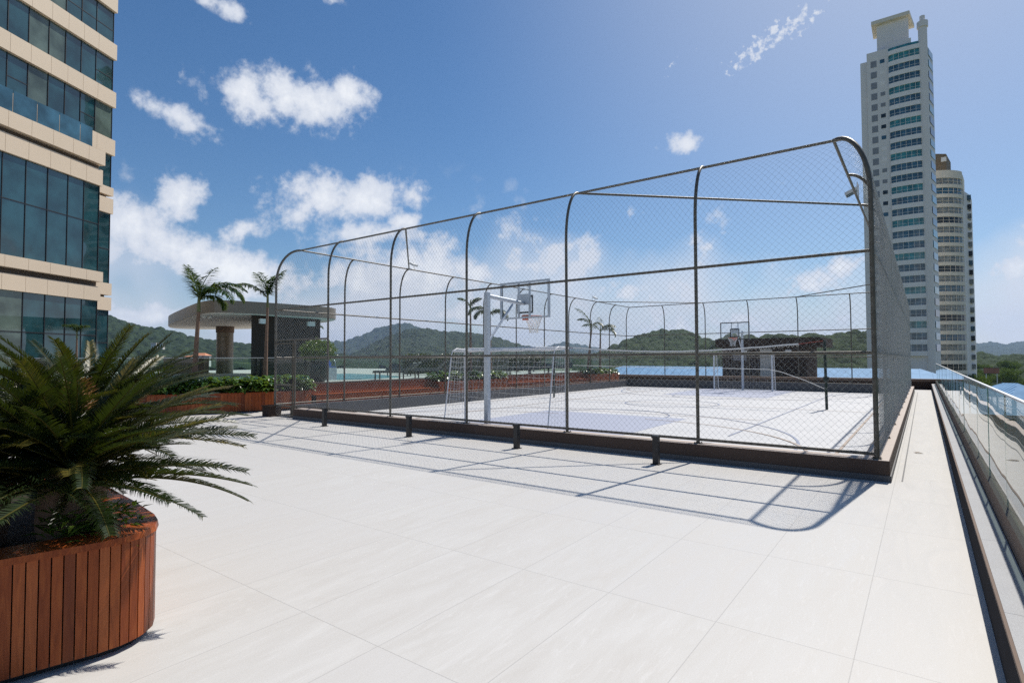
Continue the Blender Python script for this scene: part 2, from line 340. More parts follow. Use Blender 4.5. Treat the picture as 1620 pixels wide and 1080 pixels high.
# ------------------------------------------------------------------ mesh builder
class MB:
    def __init__(s): s.v = []; s.f = []; s.t = []; s.tone = .5; s.sm = []
    def add(s, vs, fs, smooth=False):
        k = len(s.v); s.v += [tuple(v) for v in vs]; s.f += [tuple(i+k for i in f) for f in fs]
        s.t += [s.tone]*len(fs); s.sm += [smooth]*len(fs)
    def box(s, x0, x1, y0, y1, z0, z1):
        s.add([(x0,y0,z0),(x1,y0,z0),(x1,y1,z0),(x0,y1,z0),(x0,y0,z1),(x1,y0,z1),(x1,y1,z1),(x0,y1,z1)],
              [(3,2,1,0),(4,5,6,7),(0,1,5,4),(1,2,6,5),(2,3,7,6),(3,0,4,7)])
    def obox(s, c, ax, ay, az_):           # oriented box: centre and three half-axis vectors
        c, ax, ay, az_ = map(Vector, (c, ax, ay, az_)); vs = []
        for k in (-1, 1):
            for (i, j) in ((-1,-1),(1,-1),(1,1),(-1,1)): vs.append(c+ax*i+ay*j+az_*k)
        s.add(vs, [(3,2,1,0),(4,5,6,7),(0,1,5,4),(1,2,6,5),(2,3,7,6),(3,0,4,7)])
    def prism(s, pts, z0, z1, smooth=False):
        n = len(pts); a = sum(pts[i][0]*pts[(i+1)%n][1]-pts[(i+1)%n][0]*pts[i][1] for i in range(n))
        if a < 0: pts = pts[::-1]
        vs = [(x,y,z0) for x, y in pts]+[(x,y,z1) for x, y in pts]
        k = len(s.v); s.add(vs, [tuple(range(n-1,-1,-1)), tuple(range(n,2*n))]); 
        s.f += [(k+i, k+(i+1)%n, k+n+(i+1)%n, k+n+i) for i in range(n)]; s.t += [s.tone]*n; s.sm += [smooth]*n
    def tube(s, path, r, n=8, cap=True):
        path = [Vector(p) for p in path]; m = len(path); rs = r if isinstance(r, (list, tuple)) else [r]*m
        T = []
        for i in range(m):
            d = path[min(i+1, m-1)]-path[max(i-1, 0)]; T.append(d.normalized() if d.length > 1e-9 else Vector((0,0,1)))
        ref = Vector((0,0,1)) if abs(T[0].z) < .9 else Vector((1,0,0)); X = T[0].cross(ref).normalized()
        vs = []
        for i in range(m):
            X = (X-T[i]*X.dot(T[i])).normalized(); Y = T[i].cross(X)
            for k in range(n): a = 2*pi*k/n; vs.append(path[i]+(X*cos(a)+Y*sin(a))*rs[i])
        fs = [(i*n+k, i*n+(k+1)%n, (i+1)*n+(k+1)%n, (i+1)*n+k) for i in range(m-1) for k in range(n)]
        s.add(vs, fs, n > 4)
        if cap: s.add(vs[:n], [tuple(range(n-1,-1,-1))]); s.add(vs[-n:], [tuple(range(n))])
    def lathe(s, prof, c=(0,0), n=24):
        vs = [(c[0]+r*cos(2*pi*k/n), c[1]+r*sin(2*pi*k/n), z) for r, z in prof for k in range(n)]
        s.add(vs, [(i*n+k, i*n+(k+1)%n, (i+1)*n+(k+1)%n, (i+1)*n+k) for i in range(len(prof)-1) for k in range(n)], True)
    def leaf(s, p, d, up, l, w, fold=.25):   # pointed leaf folded on its midrib
        p, d, up = Vector(p), Vector(d).normalized(), Vector(up)
        sd = d.cross(up); sd = sd.normalized() if sd.length > 1e-6 else Vector((1,0,0)); nn = sd.cross(d)
        a = p+d*l*.4+sd*w/2+nn*w*fold; b = p+d*l*.4-sd*w/2+nn*w*fold; e = p+d*l-nn*l*.12; m = p+d*l*.45
        s.add([p, a, e, b, m], [(0,1,4),(1,2,4),(0,4,3),(4,2,3)])
    def arrays(s, V, F, tone=None, smooth=False):
        k = len(s.v); s.v += [tuple(x) for x in V.tolist()]; s.f += [tuple(x) for x in (F+k).tolist()]
        s.t += ([s.tone]*len(F) if tone is None else list(tone)); s.sm += [smooth]*len(F)
    def build(s, name, mat, parent=None, off=None):
        me = bpy.data.meshes.new(name)
        V = s.v
        if off is not None: V = [(x-off[0], y-off[1], z-off[2]) for x, y, z in V]
        me.from_pydata(V, [], s.f)
        me.polygons.foreach_set('use_smooth', s.sm)
        at = me.attributes.new('tone', 'FLOAT', 'FACE'); at.data.foreach_set('value', s.t)
        me.materials.append(MT[mat]); me.update()
        o = bpy.data.objects.new(name, me); COL.objects.link(o)
        if parent: o.parent = parent
        return o
def thing(name, label, cat, loc=(0,0,0), rz=0, group=None):
    o = bpy.data.objects.new(name, None); COL.objects.link(o); o.location = loc; o.rotation_euler = (0,0,rz); o.empty_display_size = .2
    o['label'] = label; o['category'] = cat
    if group: o['group'] = group
    return o
def tag(o, label, cat, group=None, kind=None):
    if label: o['label'] = label; o['category'] = cat
    if group: o['group'] = group
    if kind: o['kind'] = kind
    return o
def struct(name, mb, mat, kind='structure'):
    o = mb.build(name, mat); o['kind'] = kind; return o
def one(name, mb, mat, label, cat, base, group=None):     # a thing that is one mesh, origin at its base
    o = mb.build(name, mat, None, base); o.location = base; return tag(o, label, cat, group)
def kids(o): return [c for c in bpy.data.objects if c.parent == o]
def copytree(o, parent=None):
    c = o.copy(); COL.objects.link(c)
    if parent: c.parent = parent
    for ch in kids(o): copytree(ch, c)
    return c

# ------------------------------------------------------------------ ground, deck, court slab
X0, X6, Y0, Y1 = -15.76, -.552, 9.277, 34.02
PX = [-15.759, -13.153, -10.6, -8.106, -5.544, -3.032, -.552]
SY = [Y0, 11.77]+[11.77+2.472*i for i in range(1, 9)]+[Y1]
ZP, ZC, ZT, BB, CF = .28, 4.0, 5.03, .49, -.1
m = MB()
# deck slab with a pocket for the court
m.prism([(-62,-14),(.308,-14),(.308,9.2),(-62,9.2)], -3, 0)
m.prism([(-62,9.2),(-15.95,9.2),(-15.95,34.2),(-62,34.2)], -3, 0)
m.prism([(-.40,9.2),(.308,9.2),(.308,34.2),(-.40,34.2)], -3, 0)
m.prism([(-62,34.2),(.308,34.2),(.308,37.1),(-62,37.1)], -3, 0)
struct('deck', m, 'tile')
m = MB(); m.box(-15.95,-.40,9.2,34.2,-3,CF); struct('court_floor', m, 'court')
m = MB(); m.box(-62,-.0,37.1,52,-3,-.35); struct('terrace', m, 'pooldeck')
# painted court: keys, circle lines
m = MB(); m.box(-10.6,-5.7,9.5,16.4,CF-.05,CF+.004); m.box(-10.6,-5.7,27.0,33.8,CF-.05,CF+.004)
tag(m.build('key_paint', 'key'), None, None, None, 'structure')
def arcline(m, cx, cy, r, a0, a1, w, z, n=48):
    pts = []
    for i in range(n+1):
        a = a0+(a1-a0)*i/n; pts.append((cx+cos(a)*(r-w/2), cy+sin(a)*(r-w/2))); pts.append((cx+cos(a)*(r+w/2), cy+sin(a)*(r+w/2)))
    m.add([(x,y,z) for x, y in pts], [(2*i,2*i+1,2*i+3,2*i+2) for i in range(n)])
def seg(m, x0, y0, x1, y1, w, z):
    d = Vector((x1-x0, y1-y0)).normalized()*w/2; nx, ny = -d.y, d.x
    m.add([(x0+nx,y0+ny,z),(x0-nx,y0-ny,z),(x1-nx,y1-ny,z),(x1+nx,y1+ny,z)], [(0,1,2,3)])
m = MB(); z = CF+.008
arcline(m, -8.15, 11.9, 6.1, -.2, pi+.2, .06, z); arcline(m, -8.15, 31.4, 6.1, pi-.2, 2*pi+.2, .06, z)
arcline(m, -8.15, 16.4, 1.8, 0, pi, .06, z); arcline(m, -8.15, 21.7, 1.8, 0, 2*pi, .06, z); arcline(m, -8.15, 27.0, 1.8, pi, 2*pi, .06, z)
seg(m, -3.65, 13.3, -3.65, 31.5, .05, z)
struct('basketball_lines', m, 'line_blue')
m = MB(); z = CF+.012
for x in (-14.9, -1.35): seg(m, x, 10.6, x, 32.7, .05, z)
for y in (10.6, 21.7, 32.7): seg(m, -14.9, y, -1.35, y, .05, z)
arcline(m, -9.65, 10.6, 5, pi/2, pi, .05, z); arcline(m, -6.65, 10.6, 5, 0, pi/2, .05, z)
seg(m, -12.5, 17.2, -3.8, 17.2, .05, z); seg(m, -12.5, 26.2, -3.8, 26.2, .05, z); seg(m, -12.5, 10.6, -12.5, 32.7, .05, z)
arcline(m, -9.65, 32.7, 5, pi, 1.5*pi, .05, z); arcline(m, -6.65, 32.7, 5, 1.5*pi, 2*pi, .05, z)
struct('football_lines', m, 'line_brown')

# plinth wall round the court (gap at the gate)
t = thing('court_plinth', 'low brown rendered wall carrying the chain-link fence round the court', 'low wall', (-8.1, 9.2, 0))
m = MB()
m.prism([(-14.6,9.15),(-.40,9.15),(-.40,34.2),(-15.95,34.2),(-15.95,9.9),(-15.6,9.9),(-15.6,33.9),(-.72,33.9),(-.72,9.45),(-14.6,9.45)], -.3, ZP)
m.build('wall', 'plinth', t, t.location)
m = MB(); m.box(-14.58,-.41,9.16,9.45,ZP-.02,ZP+.004); m.box(-.71,-.41,9.45,34.1,ZP-.02,ZP+.004); m.box(-15.94,-15.61,9.95,34.1,ZP-.02,ZP+.004); m.box(-15.61,-.71,33.91,34.1,ZP-.02,ZP+.004); m.build('cap', 'plinth_cap', t, t.location)
m = MB(); m.prism([(-14.6,9.135),(-.385,9.135),(-.385,34.2),(-.40,34.2),(-.40,9.15),(-14.6,9.15)], 0, .085); m.build('skirting', 'base_strip', t, t.location)
m = MB(); m.box(-15.9,-15.6,34.2-.0,34.21,-.1,.2)
m = MB(); m.box(-15.6,-.72,33.86,33.9,CF,.36); m.box(-15.6,-15.56,9.9,33.9,CF,.30); m.build('inner_kerb', 'base_strip', t, t.location)
m = MB(); m.box(-.28,-.262,9.3,33.8,-.05,.004)
struct('drain_slot', m, 'base_strip')
m = MB(); m.box(-15.98,-15.62,9.0,9.4,0,.30); m.box(-16.0,-15.6,8.98,9.42,.30,.33)
one('gate_pier', m, 'brownwall', 'short dark brown pier at the left jamb of the court gate', 'pier', (-15.8,9.2,0))

# ------------------------------------------------------------------ court fence
ARC = 1.22
def prof(t):                     # t = height run along the fence from z=.34 ; returns (inward offset, z)
    z = .34+t
    if z <= ZC: return 0, z
    th = min(1, (z-ZC)/ARC)*pi/2
    return BB*(1-cos(th)), ZC+(ZT-ZC)*sin(th)
TT = ZC-.34+ARC
def chain(Lx, lo=None, hi=None, t0=0., t1=TT, skip=None, P=.0505, r=.00175, out=-.036):
    nk = int(round(Lx/P)); P = Lx/nk; h = .05; nj = int((t1-t0)/h)+1
    j = np.arange(nj); tt = t0+j*h
    pr = np.array([prof(x) for x in tt]); V = []; F = []; base = 0
    for k in range(nk):
        side = (j+k) % 2
        s = k*P+side*P; dn = np.where(side == 1, .004, -.004)
        ok = np.ones(nj, bool)
        if lo: ok &= s >= pr[:, 0]-.01
        if hi: ok &= s <= Lx-pr[:, 0]+.01
        if skip: ok &= ~((s < skip[0]) & (pr[:, 1] < skip[1]))
        c = np.stack([s, pr[:, 0]+(dn+out)*(1-.95*pr[:, 0]/BB), pr[:, 1]], 1)
        ring = np.array([(r, 0, 0), (-r*.5, r*.87, 0), (-r*.5, -r*.87, 0)])
        vv = (c[:, None, :]+ring[None]).reshape(-1, 3); V.append(vv)
        i = np.where(ok[:-1] & ok[1:])[0]*3+base
        for a, b in ((0, 1), (1, 2), (2, 0)): F.append(np.stack([i+a, i+b, i+3+b, i+3+a], 1))
        base += len(vv)
    V = np.concatenate(V); F = np.concatenate(F); mb = MB(); used = np.unique(F); mp = -np.ones(len(V), int); mp[used] = np.arange(len(used))
    mb.arrays(V[used], mp[F], None, True); return mb
fence = thing('court_fence', 'tall curved-top chain-link fence on bronze posts enclosing the sports court', 'fence', (-8.1, Y0, ZP))
FO = fence.location
def fpart(name, mb, mat, world=True): return mb.build(name, mat, fence, FO if world else None)
LN = 2.5
pan = {'reg': chain(LN), 'lo': chain(LN, lo=True), 'hi': chain(LN, hi=True), 'gate': chain(LN, lo=True, skip=(1.03, 2.24))}
panme = {}
def panel(kind, x, y, rz, length):
    if kind not in panme: o = pan[kind].build('chain_link_panel', 'wire', fence); panme[kind] = o.data
    else: o = bpy.data.objects.new('chain_link_panel', panme[kind]); COL.objects.link(o); o.parent = fence
    o.location = Vector((x, y, 0))-FO; o.rotation_euler = (0,0,rz); o.scale = (length/LN, 1, 1)
for i in range(6):
    a, b = PX[i], PX[i+1]
    panel('gate' if i == 0 else 'hi' if i == 5 else 'reg', a, Y0, 0, b-a)
    panel('lo' if i == 5 else 'hi' if i == 0 else 'reg', b, Y1, pi, b-a)
for i in range(10):
    a, b = SY[i], SY[i+1]
    panel('hi' if i == 9 else 'lo' if i == 0 else 'reg', X6, a, pi/2, b-a)
    panel('lo' if i == 9 else 'hi' if i == 0 else 'reg', X0, b, -pi/2, b-a)
def fpost(x, y, dx, dy, r=.0275):
    pts = [(x, y, ZP), (x, y, 2), (x, y, 3.4)]
    for i in range(13):
        th = pi/2*i/12; k = 1-cos(th); pts.append((x+dx*BB*k, y+dy*BB*k, ZC+(ZT-ZC)*sin(th)))
    m = MB(); m.tube(pts, r, 10); m.box(x-.06, x+.06, y-.06, y+.06, ZP, ZP+.012)
    for sx in (-1, 1):
        for sy in (-1, 1): m.tube([(x+sx*.042, y+sy*.042, ZP), (x+sx*.042, y+sy*.042, ZP+.03)], .009, 6)
    for zz in (.9, 1.4, 2.3, 2.8, 3.6): m.tube([(x, y, zz), (x, y, zz+.012)], r+.004, 8)
    fpart('post', m, 'post')
for i, x in enumerate(PX):
    c = (i == 0)-(i == 6)
    fpost(x, Y0, c, 1, .034 if c else .0275); fpost(x, Y1, c, -1)
for y in SY[1:-1]: fpost(X0, y, 1, 0); fpost(X6, y, -1, 0)
def frail(a, b, r=.024):
    m = MB(); m.tube([a, b], r, 8); fpart('rail', m, 'post')
for z, o_ in ((.35, 0), (1.76, 0), (3.2, 0), (ZT, BB)):
    xa, xb, ya, yb = X0+o_, X6-o_, Y0+o_, Y1-o_
    frail((-14.73 if z < 2 else xa, ya, z), (xb, ya, z)); frail((xa, yb, z), (xb, yb, z)); frail((xa, ya, z), (xa, yb, z)); frail((xb, ya, z), (xb, yb, z))
frail((X0, Y0, 2.27), (PX[1], Y0, 2.27)); frail((-14.73, Y0, ZP), (-14.73, Y0, 2.27), .028)
for (a, b) in (((PX[2], Y0+BB), (X0+BB, SY[2])), ((PX[4], Y0+BB), (X6-BB, SY[2])), ((PX[2], Y1-BB), (X0+BB, SY[8])), ((PX[4], Y1-BB), (X6-BB, SY[8]))):
    m = MB(); m.tube([(*a, ZT), (*b, ZT)], .024, 8); fpart('corner_brace', m, 'post')
# gate leaf, standing shut in the first bay
g = MB()
for p in (((-15.69, 9.25, .04), (-15.69, 9.25, 2.2)), ((-14.80, 9.25, .04), (-14.80, 9.25, 2.2)), ((-15.69, 9.25, .06), (-14.80, 9.25, .06)), ((-15.69, 9.25, 2.18), (-14.8, 9.25, 2.18)), ((-15.69, 9.25, 1.72), (-14.8, 9.25, 1.72)), ((-15.69, 9.25, .95), (-14.8, 9.25, .95)), ((-15.69, 9.25, .33), (-14.8, 9.25, .33))):
    g.tube(p, .022, 8)
gate = fpart('gate', g, 'post')
cg = chain(.89, t0=-.28, t1=1.82, P=.0505).build('gate_mesh', 'wire', gate); cg.location = Vector((-15.69, 9.25, 0))-FO
h = MB(); h.box(-14.87, -14.78, 9.19, 9.23, 1.0, 1.14); h.tube([(-14.90, 9.17, 1.08), (-14.78, 9.17, 1.08)], .01, 6); h.build('handle', 'black', gate, FO)

# ------------------------------------------------------------------ bollards, small things on the deck
bl = ['black bollard light nearest the gate, first from the left along the plinth', 'black bollard light second from the left, before the goal', 'black bollard light third from the left, below the basketball hoop', 'black bollard light nearest the fence corner, rightmost of the row']
proto = None
for i, (x, y) in enumerate([(-12.27, 8.57), (-9.07, 8.47), (-6.22, 8.55), (-3.47, 8.56)]):
    if proto is None:
        proto = thing('bollard_light', bl[0], 'bollard', (x, y, 0), 0, 'bollard lights along the court plinth')
        m = MB(); m.box(-.045, .045, -.045, .045, .01, .42); m.build('post', 'black', proto)
        m = MB(); m.box(-.062, .047, -.05, .05, .42, .46); m.build('head', 'black', proto)
        m = MB(); m.box(-.07, .07, -.07, .07, 0, .012); m.build('base_plate', 'black', proto)
        m = MB(); m.box(-.068, -.048, -.035, .035, .412, .4195); m.build('lens', 'lampwhite', proto)
    else:
        c = copytree(proto); c.location = (x, y, 0); c['label'] = bl[i]; c.rotation_euler = (0, 0, [.0, .02, -.03, .015][i])

# floodlights clamped on the fence's top rail
fl = ['floodlight on the near left part of the fence top rail', 'floodlight on the left fence rail above the near hoop', 'floodlight on the far left fence rail, farthest of its side', 'floodlight on the right fence rail close to the near corner']
proto = None
for i, (x, y, rz) in enumerate([(X0+BB, SY[2]+.12, 0), (X0+BB, SY[5]+.1, 0), (X0+BB, SY[8]-.5, 0), (X6-BB, SY[2]-.5, pi)]):
    if proto is None:
        proto = thing('floodlight', fl[0], 'floodlight', (x, y, ZT), rz, 'floodlights on the fence rails')
        m = MB(); m.tube([(0,-.14,.02),(0,-.14,.34),(0,.14,.34),(0,.14,.02)], .01, 6); m.tube([(0,-.14,.02),(0,.14,.02)], .01, 6); m.build('bracket', 'lampwhite', proto)
        m = MB(); m.obox((.12,0,.18), (.11,0,-.05), (0,.12,0), (.01,0,.03)); m.build('housing', 'lampwhite', proto)
        m = MB(); m.obox((.112,0,.145), (.095,0,-.043), (0,.10,0), (.002,0,.004)); m.build('lens', 'tealblue', proto)
    else:
        c = copytree(proto); c.location = (x, y, ZT); c.rotation_euler = (0,0,rz); c['label'] = fl[i]

# ------------------------------------------------------------------ basketball goals
def net_cone(m, cx, cy, zt, r0, r1, h, n=12, rows=6, r=.004):
    for k in range(n):
        for s_ in (1, -1):
            pts = []
            for j in range(rows+1):
                f = j/rows; rr = r0+(r1-r0)*min(1, f*1.5)+.01*sin(f*9+k); a = 2*pi*(k+s_*j*.5)/n
                pts.append((cx+rr*cos(a), cy+rr*sin(a), zt-h*f))
            m.tube(pts, r, 4, False)
def hoop(loc, rz, label):
    t = thing('basketball_goal', label, 'basketball hoop', loc, rz, 'basketball goals')
    H = 3.34
    m = MB(); m.box(-.054,.054,-.054,.054,0,H); m.build('pole', 'galv', t)
    m = MB(); m.box(-.2,.2,-.2,.2,0,.015); 
    for a in (-.15,.15):
        for b in (-.15,.15): m.tube([(a,b,0),(a,b,.06)], .012, 6)
    m.build('base_plate', 'galv', t)
    m = MB(); m.tube([(0,.06,H-.08),(0,1.42,H-.14)], .05, 14); m.build('arm', 'galv', t)
    m = MB(); m.tube([(0,.05,2.2),(0,1.0,H-.2)], .028, 10); m.build('strut', 'galv', t)
    yb = 1.52; z0, z1 = 2.82, 3.77
    m = MB(); m.box(-.76,.76,yb,yb+.012,z0,z1); bp = m.build('backboard', 'bglass', t)
    m = MB()
    for x in (-.76,.72): m.box(x,x+.04,yb-.045,yb-.002,z0,z1)
    m.box(-.72,.72,yb-.045,yb-.002,z0,z0+.04); m.box(-.72,.72,yb-.045,yb-.002,z1-.05,z1)
    for x in (-.19,.15): m.box(x,x+.04,yb-.045,yb-.002,z0+.04,z1-.05)
    m.build('frame', 'galv', bp)
    m = MB(); m.box(-.19,.19,yb-.06,yb-.046,3.16,3.44); m.build('mounting_plate', 'galv', bp)
    m = MB(); yf = yb+.014
    def rect(a, b, c, d, w):
        m.box(a,b,yf,yf+.003,c,c+w); m.box(a,b,yf,yf+.003,d-w,d); m.box(a,a+w,yf,yf+.003,c+w,d-w); m.box(b-w,b,yf,yf+.003,c+w,d-w)
    rect(-.76,.76,z0,z1,.045); rect(-.25,.25,z0+.13,z0+.59,.05); m.build('markings', 'black', bp)
    rm = MB(); R_ = .23; cy = yb+.02+.38
    rm.tube([(R_*cos(a),cy+R_*sin(a),2.90) for a in [2*pi*i/28 for i in range(29)]], .011, 8, False)
    rm.box(-.09,.09,yb+.018,yb+.035,2.78,2.92); rm.obox((-.1,yb+.1,2.87),(.006,0,0),(.0,.09,0),(0,0,.03)); rm.obox((.1,yb+.1,2.87),(.006,0,0),(0,.09,0),(0,0,.03))
    rr = rm.build('rim', 'orange', t)
    m = MB(); net_cone(m, 0, cy, 2.885, .225, .12, .42, r=.006); m.build('net', 'cord', rr)
    return t
hoop((-8.15, 10.05, CF), 0, 'near basketball hoop seen from behind its clear backboard and arm')
hoop((-8.25, 33.1, CF), pi, 'far basketball hoop facing the viewer before the brown pavilion')

def goal(loc, rz, label):
    t = thing('futsal_goal', label, 'goal', loc, rz, 'futsal goals')
    for x in (-1.54, 1.54):
        m = MB(); m.tube([(x,0,0),(x,0,2.04)], .04, 12); m.build('goalpost', 'white_paint', t)
        m = MB(); m.tube([(x,0,2.04),(x,-.35,2.06),(x,-.5,2.0),(x,-.55,1.9),(x,-.85,0.02)], .015, 8); m.build('back_stay', 'white_paint', t)
    m = MB(); m.tube([(-1.58,0,2.04),(1.58,0,2.04)], .04, 12); m.build('crossbar', 'white_paint', t)
    m = MB(); m.tube([(-1.54,-.5,2.0),(1.54,-.5,2.0)], .02, 8); m.build('back_bar', 'white_paint', t); m = MB(); m.tube([(-1.54,-.85,.03),(1.54,-.85,.03)], .02, 8); m.build('back_bar', 'white_paint', t)
    m = MB()
    pr = [(0,2.02),(-.5,1.98),(-.6,1.5),(-.68,1.0),(-.77,.5),(-.84,.04)]
    def P(x, f):
        i = min(len(pr)-2, int(f)); g = f-i; y = pr[i][0]*(1-g)+pr[i+1][0]*g; z = pr[i][1]*(1-g)+pr[i+1][1]*g
        return (x+.01*sin(z*7), y-.05*sin(x*2.1+z*3)*min(1, f)+.03, z-.02*abs(sin(x*4)))
    for i in range(20):
        x = -1.5+3.0*i/19; m.tube([P(x, k*.5) for k in range(11)], .0018, 3, False)
    for j in range(1, 20):
        f = j*.25; m.tube([P(-1.5+3.0*k/8, f) for k in range(9)], .0018, 3, False)
    for x in (-1.54, 1.54):
        for j in range(1, 15):
            z = 2.0*j/15; yb = -.85+(z/1.9)*.3
            m.tube([(x,0,z),(x+.03*sin(z*5),yb*.5,z-.05),(x,yb,z)], .0028, 3, False)
        for k in range(1, 6):
            f = k/6; m.tube([(x,-.5*f,2.0),(x,-.7*f,1.0),(x,-.85*f,.03)], .0028, 3, False)
    m.build('net', 'cord', t)
    return t
goal((-8.15, 11.05, CF), 0, 'near white futsal goal seen from behind, under the near hoop')
goal((-8.15, 32.6, CF), pi, 'far white futsal goal facing the viewer at the back of the court')

# volleyball posts and the rolled net between them
lb = ['dark volleyball post standing near the right side of the court', 'dark volleyball post at the left side of the court behind the goal']
for i, x in enumerate((-2.75, -13.95)):
    t = thing('volleyball_post', lb[i], 'post', (x, 22.15, CF), 0, 'volleyball posts')
    m = MB(); m.tube([(0,0,0),(-.03 if i == 0 else .03,0,2.42)], .045, 14); m.build('post', 'vbpost', t)
    m = MB(); m.box(-.09,.09,-.05,.05,1.0,1.14); m.tube([(0,-.08,1.07),(.1,-.08,1.07),(.1,-.16,1.07)], .01, 6); m.build('winch', 'vbpost', t)
m = MB()
pts = [(-12.9+9.3*i/24, 22.15, 2.18-.22*sin(pi*i/24)+.006*sin(i*2.3)) for i in range(25)]
for a, b in zip(pts[:-1], pts[1:]):
    m.add([(a[0],22.13,a[2]),(b[0],22.13,b[2]),(b[0],22.13,b[2]+.05),(a[0],22.13,a[2]+.05),(a[0],22.17,a[2]),(b[0],22.17,b[2]),(b[0],22.17,b[2]+.05),(a[0],22.17,a[2]+.05)],
          [(0,1,2,3),(7,6,5,4),(3,2,6,7),(4,5,1,0)])
for k in range(60):                      # loops of net hanging under the tape
    x = -12.8+9.1*k/59; zz = 2.18-.22*sin(pi*(x+12.9)/9.3); m.tube([(x,22.15,zz),(x+.05,22.15,zz-.07),(x+.12,22.15,zz)], .004, 3, False)
vn = one('volleyball_net', m, 'cord', 'white rolled volleyball net sagging between the two dark posts', 'net', (-8.3, 22.15, 1.96))
m = MB(); m.tube([(-3.6,22.15,2.2),(-3.2,22.15,2.25),(-2.78,22.15,2.3)], .008, 6); m.tube([(-12.9,22.15,2.2),(-13.9,22.15,2.25)], .008, 6)
m.build('tie_cord', 'red_cord', vn, vn.location)
m = MB(); P_ = [(-12.9,22.15,1.4),(-9,22.15,1.33),(-6,22.15,1.31),(-4.6,22.15,1.28),(-4.2,22.15,1.2),(-3.4,22.15,.9),(-2.8,22.15,.62)]
m.tube(P_, .012, 6); m.build('lower_cord', 'cord', vn, vn.location)

# ------------------------------------------------------------------ right ledge, glass railing, end parapet
t = thing('edge_ledge', 'raised grey granite ledge with bronze lip along the right edge of the deck', 'ledge', (.4, 15, 0))
m = MB(); m.box(.308,.66,-14,37.1,-3,.312); m.build('body', 'shaded_face', t, t.location)
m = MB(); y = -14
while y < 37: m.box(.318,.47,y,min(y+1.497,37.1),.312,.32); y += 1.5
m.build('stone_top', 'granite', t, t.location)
m = MB(); m.box(.301,.316,-14,37.1,.303,.324); m.build('lip', 'trim', t, t.location)
m = MB(); m.box(.475,.56,-14,37.1,.312,.49); m.build('curb', 'trim', t, t.location)
t = thing('glass_railing', 'frameless green-tinted glass railing with slim metal top rail on the right edge', 'railing', (.515, 15, .49))
y = 1.6; k = 0
while y < 37:
    a, b = y+.012, min(y+1.45, 37)-.012
    w = .0 if k % 3 else .002
    m = MB(); m.box(.510+w, .520+w, a, b, .491, 1.385); pn = m.build('glass_panel', 'rglass', t, t.location)
    m = MB(); m.box(.509+w, .521+w, a-.004, a, .491, 1.385); m.build('panel_edge', 'gedge', pn, (0,0,0)); bpy.data.objects[-1] if False else None
    for c in kids(pn): c.location = -t.location
    y += 1.45; k += 1
m = MB(); m.box(.503,.527,-2,37.1,1.385,1.40); m.build('top_rail', 'steel', t, t.location)
t = thing('end_parapet', 'low dark brown parapet closing the far end of the deck', 'parapet', (-20, 37.2, 0))
m = MB(); m.box(-45,.66,37.1,37.4,-3,.42); m.build('wall', 'brownwall', t, t.location)
m = MB(); m.box(-45,.70,37.08,37.7,.42,.56); m.build('cap', 'trim', t, t.location)

m = MB(); m.tone = .2; m.leaf((0,0,.006),(1,.3,.05),(0,0,1),.16,.05); m.leaf((.05,.02,.006),(-.6,.5,.1),(0,0,1),.09,.03)
one('fallen_leaf', m, 'rust_leaf', 'small dry leaf lying on the paving beside the right fence plinth', 'leaf', (0,0,0)).location = (-.17,12.2,0)

